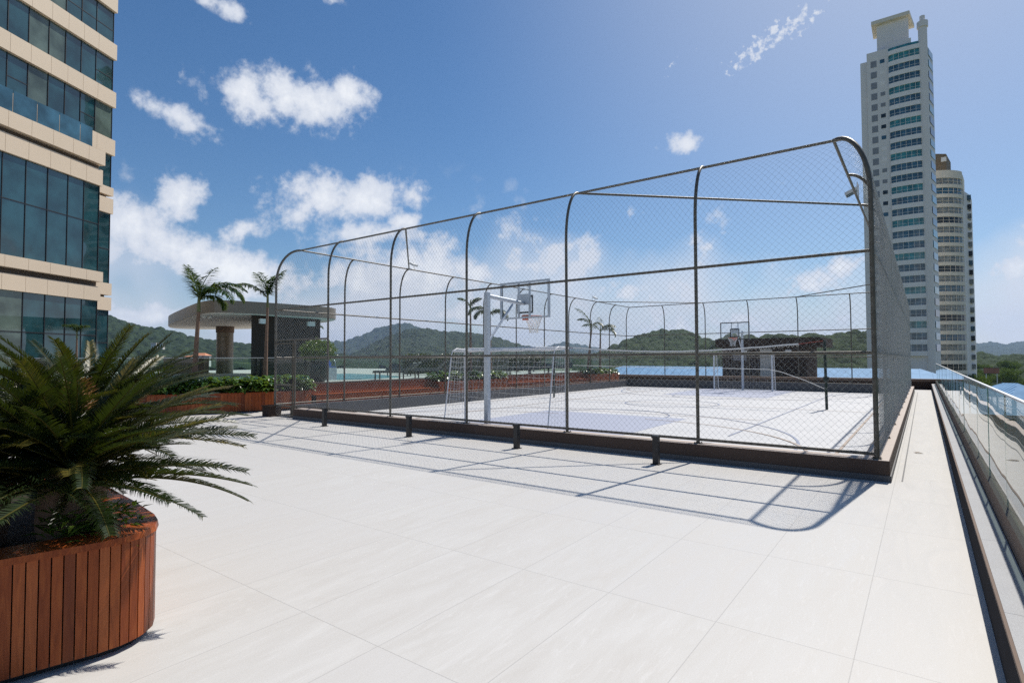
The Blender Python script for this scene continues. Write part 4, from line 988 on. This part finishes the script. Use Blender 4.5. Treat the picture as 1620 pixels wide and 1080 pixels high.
windows(0, 2.2, -.05, 6.95, 11.75, jt, 9.3); band(-.10, 3, .12, 6.15, 6.95, jt); band(-.10, 3, .12, 5.1, 5.98, jt); windows(0, 2.2, -.05, .05, 5.1, jt, 2.9)
m = MB(); lbox(m, 1.9, 20, -.3, .85, 0, 15.2); m.build('podium', 'pano', t, TL)
jp = [3.05,4.15,5.45,6.75,8.05,9.35]
for (a, b, o_) in ((14.4,15.3,1.28),(13.05,14.1,1.12),(6.78,7.42,1.28),(5.55,6.45,1.12)): 
    m = MB(); js = [1.83]+jp+[12]
    for p, q in zip(js[:-1], js[1:]): lbox(m, p+.008, q-.008, .6, o_, a, b)
    m.build('spandrel', 'panel', t, TL)
windows(1.93, 9.35, .95, 7.42, 13.05, jp, 10.55); windows(1.93, 9.35, .95, .05, 5.55, jp, 3.3)
for a, b in zip([2.3]+[3.2,4.6,6.0,7.4], [3.2,4.6,6.0,7.4,9]):
    m = MB(); lbox(m, a+.02, b-.02, .75, .77, 15.3, 16.75); m.build('balustrade_panel', 'tealblue', t, TL)

# ------------------------------------------------------------------ far pavilion
t = thing('roof_pavilion', 'brown flat-roofed service pavilion with a pale door behind the far hoop', 'pavilion', (-7.9, 41, 0)); o_ = t.location
m = MB(); m.box(-11.2,-6.0,39.6,44,-.4,2.45); m.build('wall', 'brownwall', t, o_)
m = MB(); m.prism([(-11.6,39.4),(-5.6,39.4),(-5.1,39.8),(-5.1,44.6),(-11.8,44.6)], 2.45, 3.02); m.build('roof', 'brownblock' if False else 'brownwall', t, o_)
dz = MB(); dz.box(-8.75,-8.0,39.55,39.6,0.1,2.3); d_ = dz.build('door', 'door', t, o_)
hh = MB(); hh.box(-8.12,-8.07,39.5,39.55,1.0,1.15); h_ = hh.build('handle', 'black', d_, (0,0,0)); h_.location = -o_
for x in (-9.9,-7.2): m = MB(); m.box(x,x+.35,39.5,39.6,2.05,2.25); m.build('wall_lamp', 'lampwhite', t, o_)
m = MB(); m.box(-10.5,-9.6,39.57,39.6,1.55,1.95)
for k in range(5): m.box(-10.48,-9.62,39.55,39.57,1.58+.075*k,1.61+.075*k)
m.build('louvre', 'shutter', t, o_)

# ------------------------------------------------------------------ blue roofs beyond the deck
def hiproof(name, A, B, depth, drop, label, z_e, seam=.9, group='blue metal roofs beyond the deck'):
    A, B = Vector(A), Vector(B); d = (B-A); dn = d.normalized(); fr = Vector((dn.y, -dn.x, 0)).normalized()
    if fr.dot(-A) < 0: fr = -fr
    t = thing(name, label, 'roof', (A.x+fr.x*depth*.5, A.y+fr.y*depth*.5, -15), 0, group); o_ = t.location
    a1, b1 = A+fr*depth-dn*depth*.9, B+fr*depth+dn*depth*.9; a2, b2 = A-fr*depth-dn*depth*.9, B-fr*depth+dn*depth*.9
    for v in (a1, b1, a2, b2): v.z = A.z-drop
    m = MB(); m.add([A,B,b1,a1,b2,a2], [(3,2,1,0),(0,1,4,5),(2,4,1),(5,3,0)])
    n = int((b1-a1).length/seam)
    for i in range(n+1):
        p = a1.lerp(b1, i/n); f = (p-a1).dot(dn); q = A+dn*max(0, min(d.length, f-depth*.9))
        if abs(f-depth*.9-max(0, min(d.length, f-depth*.9))) > 1e-3:
            over = abs(f-depth*.9-max(0, min(d.length, f-depth*.9)))/(depth*.9); q = q+(p-q)*0
            c = A if f < depth*.9 else B; e = a1 if f < depth*.9 else b1
            q = e.lerp(c, 1-over)
        up = Vector((0,0,.035)); w = dn*.03; m.add([p-w+up,p+w+up,q+w+up,q-w+up,p-w,p+w,q+w,q-w], [(0,1,2,3),(4,0,3,7),(1,5,6,2)])
    m.build('roof_sheet', 'roof', t, o_)
    m = MB(); pl = [a1-(a1-A)*.06, b1-(b1-B)*.06, b2-(b2-B)*.06, a2-(a2-A)*.06]; m.prism([(v.x, v.y) for v in pl], -15, A.z-drop-.05); m.build('walls', 'housewhite', t, o_)
    return t
hiproof('blue_roof', far(985,578.5,66), far(1457,583.5,50), 9, 3.3, 'long pale blue standing-seam roof seen over the end parapet', -15)
hiproof('blue_roof', far(1586,605.5,60), far(1610,606,58), 2.6, 1.5, 'small striped blue roof beyond the glass railing at the right edge', -15, .45)

# ------------------------------------------------------------------ towers
def arcpts(a, b, h, n=10, pw=.75):        # from a to b bulging to the right-hand side towards the viewer
    a, b = Vector(a), Vector(b); d = b-a; nn = Vector((d.y, -d.x)).normalized()
    if nn.dot(-a) < 0: nn = -nn
    return [tuple(a.lerp(b, i/n)+nn*h*(sin(pi*i/n)**pw if 0 < i < n else 0)) for i in range(n+1)]
def grow(pts, back, off):                # close an arc into a solid footprint set back by `back`
    a, b = Vector(pts[0]), Vector(pts[-1]); d = (b-a).normalized(); nn = Vector((d.y, -d.x))
    if nn.dot(-a) < 0: nn = -nn
    return [tuple(Vector(p)+nn*off) for p in pts]+[tuple(b-nn*back), tuple(a-nn*back)]
t = thing('apartment_tower', 'tall pale residential tower with teal balcony bands and a capped roof box', 'building', (-6.5,186,-18)); o_ = t.location
YA = 182.4; xl, xr = -14.2, .9; ZR = 85.4
rp = (xr+.2*6.9, YA+.98*6.9)
m = MB(); m.prism([(xl,YA+.6),(-12.6,YA+.6),(-12.6,YA),(xr,YA),rp,(rp[0]-9,rp[1]+6),(xl,YA+14)], -18, ZR-1.4); m.build('wall', 'towergrey', t, o_)
m = MB(); m.prism([(-12.6,YA-.02),(-7.6,YA-.02),(-7.6,YA+12),(-12.6,YA+12)], ZR-1.42, ZR+.6); m.build('parapet', 'towergrey', t, o_)
m = MB(); m.tube([(.15,YA+.2,-18),(.15,YA+.2,90.2)], 1.0, 16); m.build('corner_pillar', 'towergrey', t, o_)
m = MB(); m.tube([(.15,YA+.2,89),(.15,YA+.2,90.6)], 1.25, 16); m.tube([(.15,YA+.2,90.6),(.15,YA+.2,92.2)], .6, 12); m.build('pillar_cap', 'towergrey', t, o_)
arcA = arcpts((-7.6,YA), (-.5,YA), .45, 12, .4)
wm = ['teal','teal','tealblue','darkwin','teal','tealblue','darkwin','tealblue']
for k in range(27):
    zt = 83.6-3.06*k
    m = MB(); m.prism(grow(arcA, 1, .42), zt-3.06, zt-1.8)
    for i in range(0, 13, 2): p = arcA[i]; m.box(p[0]-.035,p[0]+.035,p[1]-.26,p[1]-.17,zt-1.8,zt)
    m.prism(grow(arcA, .4, .24), zt-1.12, zt-1.07)
    b_ = m.build('balcony', 'towerwhite', t, o_)
    m = MB(); m.prism(grow(arcA, .5, .18), zt-1.8, zt); g_ = m.build('glazing', wm[(k*5+k//3) % 8], b_, (0,0,0)); g_.location = -o_.copy()
    m = MB(); a, b = Vector((xr+.35,YA+1.2)), Vector(rp)-Vector((.08,.4)); n_ = Vector((.98,-.2)); m.prism([tuple(a), tuple(b), tuple(b+n_*.08), tuple(a+n_*.08)], zt-1.8, zt); m.build('side_window', wm[(k*3+1) % 8], t, o_)
    m = MB(); m.box(-11.7,-10.3,YA-.04,YA+.1,zt-2.0,zt-.2); m.build('shutter', 'shutter', t, o_)
    m = MB(); m.box(-9.55,-8.45,YA-.04,YA+.1,zt-1.35,zt-.3); m.build('small_window', ['tealblue','darkwin','shutter','towerwhite','darkwin','shutter','towerwhite'][(k*3) % 7], t, o_)
m = MB(); m.prism(grow(arcA, 1, .42), 83.6, 84.8); m.build('top_parapet', 'towerwhite', t, o_)
m = MB(); m.prism(grow(arcA, .6, -.1), 84.8, 85.7); m.build('roof_glass', 'teal', t, o_)
m = MB(); m.box(-10.2,-2.9,YA+2,YA+8,ZR-2,94.2); m.box(-8.2,-2.4,YA+.9,YA+2,ZR-1,87.6); ph = m.build('penthouse', 'towergrey', t, o_)
m = MB(); m.prism([(-11.4,YA+.8),(-2.6,YA+.8),(-1.6,YA+9.5),(-11.4,YA+9.5)], 94.2, 95.2); rs_ = m.build('roof_slab', 'cream', ph, (0,0,0)); rs_.location = -o_.copy()
TA = t

TA.location = TA.location+Vector((1.5,1.1,1.3))
t = thing('round_tower', 'cream apartment tower with curved balconies and ochre roof block, behind the taller one', 'building', (8,222,-18)); o_ = t.location
aL, aR = plan(1474,172), plan(1530.5,173)
arcB = arcpts(aL, aR, 2.2, 14, .6)
back = Vector((.1,1)).normalized()
c1, c2 = plan(1532,175), plan(1543,181); c3, c4 = tuple(Vector(c2)+back*8), tuple(Vector(aL)+back*10)
m = MB(); m.prism([aL, aR, c1, tuple(Vector(c1)+back*1.5), c2, c3, c4], -18, 55); m.build('wall', 'towergrey', t, o_)
m = MB(); m.prism([aR, c1, tuple(Vector(c1)+back*6), tuple(Vector(aR)+back*6)], 50, 59.5); m.prism([aL,aR,tuple(Vector(aR)+back*6),tuple(Vector(aL)+back*6)], 54, 59.6); m.build('upper_wall', 'cream', t, o_)
bm_ = ['curtwin','curtwin','darkwin','curtwin','tealblue','curtwin','darkwin']
for k in range(22):
    zt = 57.4-3.03*k
    m = MB(); m.prism(grow(arcB, 1, 0), zt-3.03, zt-1.9)
    for i in range(0, 15, 2): p = arcB[i]; m.box(p[0]-.04,p[0]+.04,p[1]+.15,p[1]+.25,zt-1.9,zt)
    m.prism(grow(arcB, .4, -.1), zt-1.05, zt-.98)
    b_ = m.build('balcony', 'cream', t, o_)
    m = MB(); m.prism(grow(arcB, .5, -.3), zt-1.9, zt); g_ = m.build('glazing', bm_[(k*4+k//5) % 7], b_, (0,0,0)); g_.location = -o_.copy()
    a, b = Vector(c1), Vector(c2); d = (b-a).normalized(); n_ = Vector((d.y,-d.x)); 
    if n_.dot(-a) < 0: n_ = -n_
    if zt < 55:
        m = MB(); p, q = a+d*.9+back*1.5, a+d*2.1+back*1.5; p2, q2 = a.lerp(b,.55), a.lerp(b,.95)
        m.prism([tuple(p2+n_*.9), tuple(q2+n_*.06), tuple(q2-n_*.6), tuple(p2-n_*.6)], zt-1.7, zt-.1); m.build('side_window', bm_[(k*2+2) % 7], t, o_)
m = MB(); m.prism(grow(arcB, 2, 0), 57.4, 59.8); m.build('top_parapet', 'cream', t, o_)
ob = [plan(1484,182), plan(1506,182), plan(1513,190), plan(1488,190)]
m = MB(); m.prism(ob, 54, 69.2); bb = m.build('roof_block', 'brownblock', t, o_)
m = MB(); p_ = far(1493,252,181.6); m.box(p_.x-.7,p_.x+.7,p_.y-.05,p_.y+.3,p_.z-.7,p_.z+.7); w_ = m.build('roof_window', 'lampwhite', bb, (0,0,0)); w_.location = -o_

# ------------------------------------------------------------------ terrain
m = MB(); m.add([(-12000,-3000,-18),(9000,-3000,-18),(9000,14000,-18),(-12000,14000,-18)], [(0,1,2,3)]); struct('valley_floor', m, 'ground')
m = MB(); pl_ = [plan(60,260), plan(345,260), plan(420,900), plan(-60,900)]; m.prism(pl_, -17.95, -17.6); struct('bay', m, 'sea')
def vnoise(x, y, s, seed):
    x = x/s; y = y/s; xi = np.floor(x).astype(int); yi = np.floor(y).astype(int); fx = x-xi; fy = y-yi
    fx = fx*fx*(3-2*fx); fy = fy*fy*(3-2*fy)
    def h(a, b): n = np.sin(a*127.1+b*311.7+seed*74.7)*43758.5453; return n-np.floor(n)
    return (h(xi,yi)*(1-fx)+h(xi+1,yi)*fx)*(1-fy)+(h(xi,yi+1)*(1-fx)+h(xi+1,yi+1)*fx)*fy
def crowns(x, y, s, seed):
    xi = np.floor(x/s).astype(int); yi = np.floor(y/s).astype(int); best = np.zeros_like(x); tone = np.full_like(x, .3)
    for dx in (-1,0,1):
        for dy in (-1,0,1):
            a, b = xi+dx, yi+dy
            def h(k): n = np.sin(a*12.9898+b*78.233+seed+k*37.7)*43758.5453; return n-np.floor(n)
            r = s*(.55+.5*h(3)); cx = (a+h(1))*s; cy = (b+h(2))*s; q = 1-((x-cx)**2+(y-cy)**2)/r**2
            v = np.sqrt(np.clip(q, 0, 1))*r*(.55+.5*h(4)); up = v > best; best = np.where(up, v, best); tone = np.where(up, h(5), tone)
    return best, tone
def hill(name, ridge, D, near, farw, mat, cs, nu, nd, base=-18, seed=1, slope=1.3, kind='structure'):
    us = np.linspace(ridge[0][0], ridge[-1][0], nu); ry = np.interp(us, [p[0] for p in ridge], [p[1] for p in ridge])
    ks = np.concatenate([np.linspace(1-near, 1, nd), np.linspace(1, 1+farw, max(6, nd//5))[1:]])
    U, K = np.meshgrid(us, ks); RY = np.interp(U, us, ry)
    rz = EYE+(567.5-RY+(U-810)*.003)*D/FPX-cs*.55
    dirx = FW.x+RT.x*(U-810)/FPX; diry = FW.y+RT.y*(U-810)/FPX
    X = dirx*D*K; Y = diry*D*K
    f = np.where(K <= 1, np.clip((K-(1-near))/near, 0, 1), 1-np.clip((K-1)/farw, 0, 1))
    gully = vnoise(X, Y, D*.07, seed)*.6+vnoise(X, Y, D*.025, seed+3)*.4
    prof_ = f**slope
    Z = base+(rz-base)*np.clip(prof_+(gully-.5)*.42*f*(1-f)*2, 0, 1.0)
    b, tn = crowns(X, Y, cs, seed); b2, t2_ = crowns(X+5, Y-3, cs*.4, seed+9)
    Z = Z+b*.9+b2*.5
    V = np.stack([X, Y, Z], -1).reshape(-1, 3); r, c = U.shape
    i = (np.arange(r-1)[:, None]*c+np.arange(c-1)[None]).reshape(-1)
    F = np.stack([i, i+1, i+c+1, i+c], 1); mb = MB(); mb.arrays(V, F, (.55*tn+.45*t2_).reshape(-1)[i], True)
    return struct(name, mb, mat, kind)
hill('hill', [(-200,500),(60,478),(120,483),(178,497),(208,507),(236,515),(255,517),(299,528),(327,534),(374,540),(430,548),(520,558),(600,566)], 1250, .5, .25, 'forest', 13, 420, 170, seed=2)
hill('hill', [(440,566),(513,537.5),(527,538),(540,539),(559,533),(586,522),(616,512),(633,509.5),(648,510.5),(657,514),(700,530),(760,548),(820,562)], 4600, .3, .2, 'forest', 34, 220, 60, seed=4)
hill('hill', [(520,569),(550,562),(577,549),(604,535),(627,526),(657,518),(675,518),(700,523),(725,523),(736,526),(755,526),(770,530),(792,535),(818,544),(836,548),(870,553),(910,558),(965,566)], 2100, .42, .2, 'forest', 16, 460, 150, seed=7)
hill('hill', [(820,566),(850,551),(872,546),(890,542),(905,543),(930,548),(960,553),(1000,560),(1040,566)], 6200, .2, .15, 'forest', 45, 150, 40, seed=8)
hill('hill', [(905,569),(935,561),(960,554),(977,547),(993,538),(1016,530),(1049,523.5),(1080,523),(1096,528.5),(1110,536),(1127,541),(1160,545),(1220,548),(1300,552),(1400,556),(1500,564)], 760, .5, .3, 'forest_near', 10, 460, 160, seed=11)
hill('hill', [(1080,563),(1110,547),(1130,541),(1149,537),(1193,533),(1227,531.5),(1266,530.5),(1293,529.5),(1310,533),(1329,530.5),(1363,527.5),(1420,527),(1460,535),(1500,550),(1550,566)], 430, .45, .3, 'forest_near', 9, 330, 130, seed=13)
hill('hill', [(1440,560),(1500,552),(1540,547),(1560,545.5),(1590,549.5),(1612,546),(1640,541),(1700,538),(1780,548)], 4800, .3, .2, 'forest', 34, 180, 60, seed=17)
hill('woodland', [(1460,575),(1520,567),(1550,566),(1580,569),(1620,566),(1680,566),(1760,568)], 620, .62, .3, 'forest_near', 10, 260, 150, seed=19, slope=.8)

# trees at the right below the deck
def tree_proto(seed, label, loc):
    rs = random.Random(seed); t = thing('broadleaf_tree', label, 'tree', loc, rs.uniform(0,6), 'trees beyond the right edge of the deck')
    m = MB(); m.tube([(0,0,0),(.1,.1,3),(0,.2,6)], [.35,.25,.15], 8)
    for k in range(6): a = k*1.1; m.tube([(0,.1,3+k*.4),(cos(a)*1.5,sin(a)*1.5,5+k*.4),(cos(a)*2.8,sin(a)*2.8,6.2+k*.5)], [.15,.09,.04], 5)
    m.build('trunk', 'trunk', t)
    m = MB()
    for k in range(15):
        a = rs.uniform(0,2*pi); q = 3.4*sqrt(rs.random()); c = (q*cos(a), q*sin(a), 6.0+3.0*rs.random()*(1-.1*q)+.4)
        blob_bush(240, rs.uniform(1.1,1.9), rs.uniform(.8,1.3), .42, seed*31+k, m, c, .45)
    m.build('crown', 'tree', t); return t
protos = [tree_proto(3, 'x', (0,0,-18)), tree_proto(5, 'x', (0,0,-18)), tree_proto(8, 'x', (0,0,-18))]
rs = random.Random(21); cnt = 0
spots = []
for i in range(62):
    spots.append((rs.uniform(1500,1760) if i % 4 else rs.uniform(1440,1560), 85+290*(i/62)**1.3))
for i, (u, D) in enumerate(spots):
    p = protos[i] if i < 3 else copytree(protos[i % 3])
    x, y = plan(u, D); sc = rs.uniform(.85,1.25)*(1.0 if D > 120 else .9); p.location = (x, y, -18+max(0,(D-100)*.02)); p.scale = (sc, sc, sc*rs.uniform(.9,1.2)); p.rotation_euler = (0,0,rs.uniform(0,6))
    w = ['broad','rounded','tall'][i % 3]
    p['label'] = '%s leafy tree below the right edge of the deck, beyond the railing' % w
    p['group'] = '%s trees below the right edge of the deck' % w
# street hoarding among the trees, and far houses
t = thing('billboard', 'faded red hoarding standing among the trees at the right', 'billboard', (*plan(1568,190), -18)); b0 = t.location
m = MB(); m.box(-2.6,2.6,-.1,.1,15.2,17.1); m.build('board', 'billboard', t)
m = MB(); m.box(-2.75,2.75,-.07,.07,15.05,15.2); m.box(-2.75,2.75,-.07,.07,17.1,17.22); m.build('frame', 'black', t)
for x in (-1.8,1.8): m = MB(); m.tube([(x,0,0),(x,0,15.1)], .15, 8); m.build('leg', 'galv', t)
t.rotation_euler = (0,0,radians(10)); t.scale = (.8,1,.95)
def house(u, v, D, w, d, h, roof, label, name='house', grp=None, flat=False, rz=0):
    p = far(u, v, D); t = thing(name, label, 'house' if name == 'house' else 'building', (p.x, p.y, p.z), rz, grp)
    m = MB(); m.box(-w/2,w/2,-d/2,d/2,-6,h)
    m.build('wall', 'housewhite', t)
    m = MB(); nf = max(1, int(h/3)); nc = max(2, int(w/3))
    for i in range(nf):
        for j in range(nc): x = -w/2+w*(j+.5)/nc; z = h*(i+.5)/nf; m.box(x-.6,x+.6,-d/2-.05,-d/2+.1,z-.5,z+.7)
    m.build('windows', 'darkwin', t)
    m = MB()
    if flat: m.box(-w/2-.3,w/2+.3,-d/2-.3,d/2+.3,h,h+.5)
    else: m.add([(-w/2-.6,-d/2-.6,h),(w/2+.6,-d/2-.6,h),(w/2+.6,d/2+.6,h),(-w/2-.6,d/2+.6,h),(-w/4,0,h+w*.2),(w/4,0,h+w*.2)], [(0,1,5,4),(1,2,5),(2,3,4,5),(3,0,4),(3,2,1,0)])
    m.build('roof', roof, t); return t
house(319,567,420,10,8,2.2,'terracotta','low orange-roofed house at the foot of the green hill', rz=.6)
house(300,568,410,4,5,1.8,'terracotta','small orange-roofed annex left of the orange-roofed house', rz=.6)
house(245,545,900,9,6,2.5,'cream','white house on the wooded slope, left of the pair', grp='white houses on the slope', flat=True, rz=.5)
house(255,546.5,880,8,6,3,'cream','white house on the wooded slope, right of the pair', grp='white houses on the slope', flat=True, rz=.7)
rs = random.Random(4)
for i in range(14):
    u = 1576+i*6+rs.uniform(-2,2); house(u, 571.5+rs.uniform(-1,1), 1500, rs.uniform(7,12), 9, rs.uniform(7,17), 'cream', 'small pale block in the distant town under the hazy hills', 'town_block', 'distant town blocks', True, .5)
for i in range(6):
    u = 985+i*19+rs.uniform(-6,6); house(u, 576.5+rs.uniform(-1,1), 640, rs.uniform(5,8), 6, rs.uniform(2.5,3.5), ['terracotta','cream'][i % 2], '%s house at the foot of the hill beyond the blue roof' % ['orange-roofed','flat-roofed'][i % 2], 'house', ['orange-roofed','flat-roofed'][i % 2]+' houses beyond the blue roof', i % 2 == 1, .3)

# ------------------------------------------------------------------ haze
HZ = True
if HZ:
    m = MB(); m.box(-9000,7500,-600,7800,-19.0,430)
    hz = MT['haze'] = bpy.data.materials.new('air_haze'); hz.use_nodes = True; ht = hz.node_tree; ht.nodes.clear()
    ho = ht.nodes.new('ShaderNodeOutputMaterial'); hv = ht.nodes.new('ShaderNodeVolumePrincipled')
    hv.inputs['Color'].default_value = (.42, .62, 1.0, 1); hv.inputs['Density'].default_value = .00006; hv.inputs['Anisotropy'].default_value = .2
    ht.links.new(hv.outputs[0], ho.inputs['Volume'])
    struct('haze', m, 'haze', 'stuff')
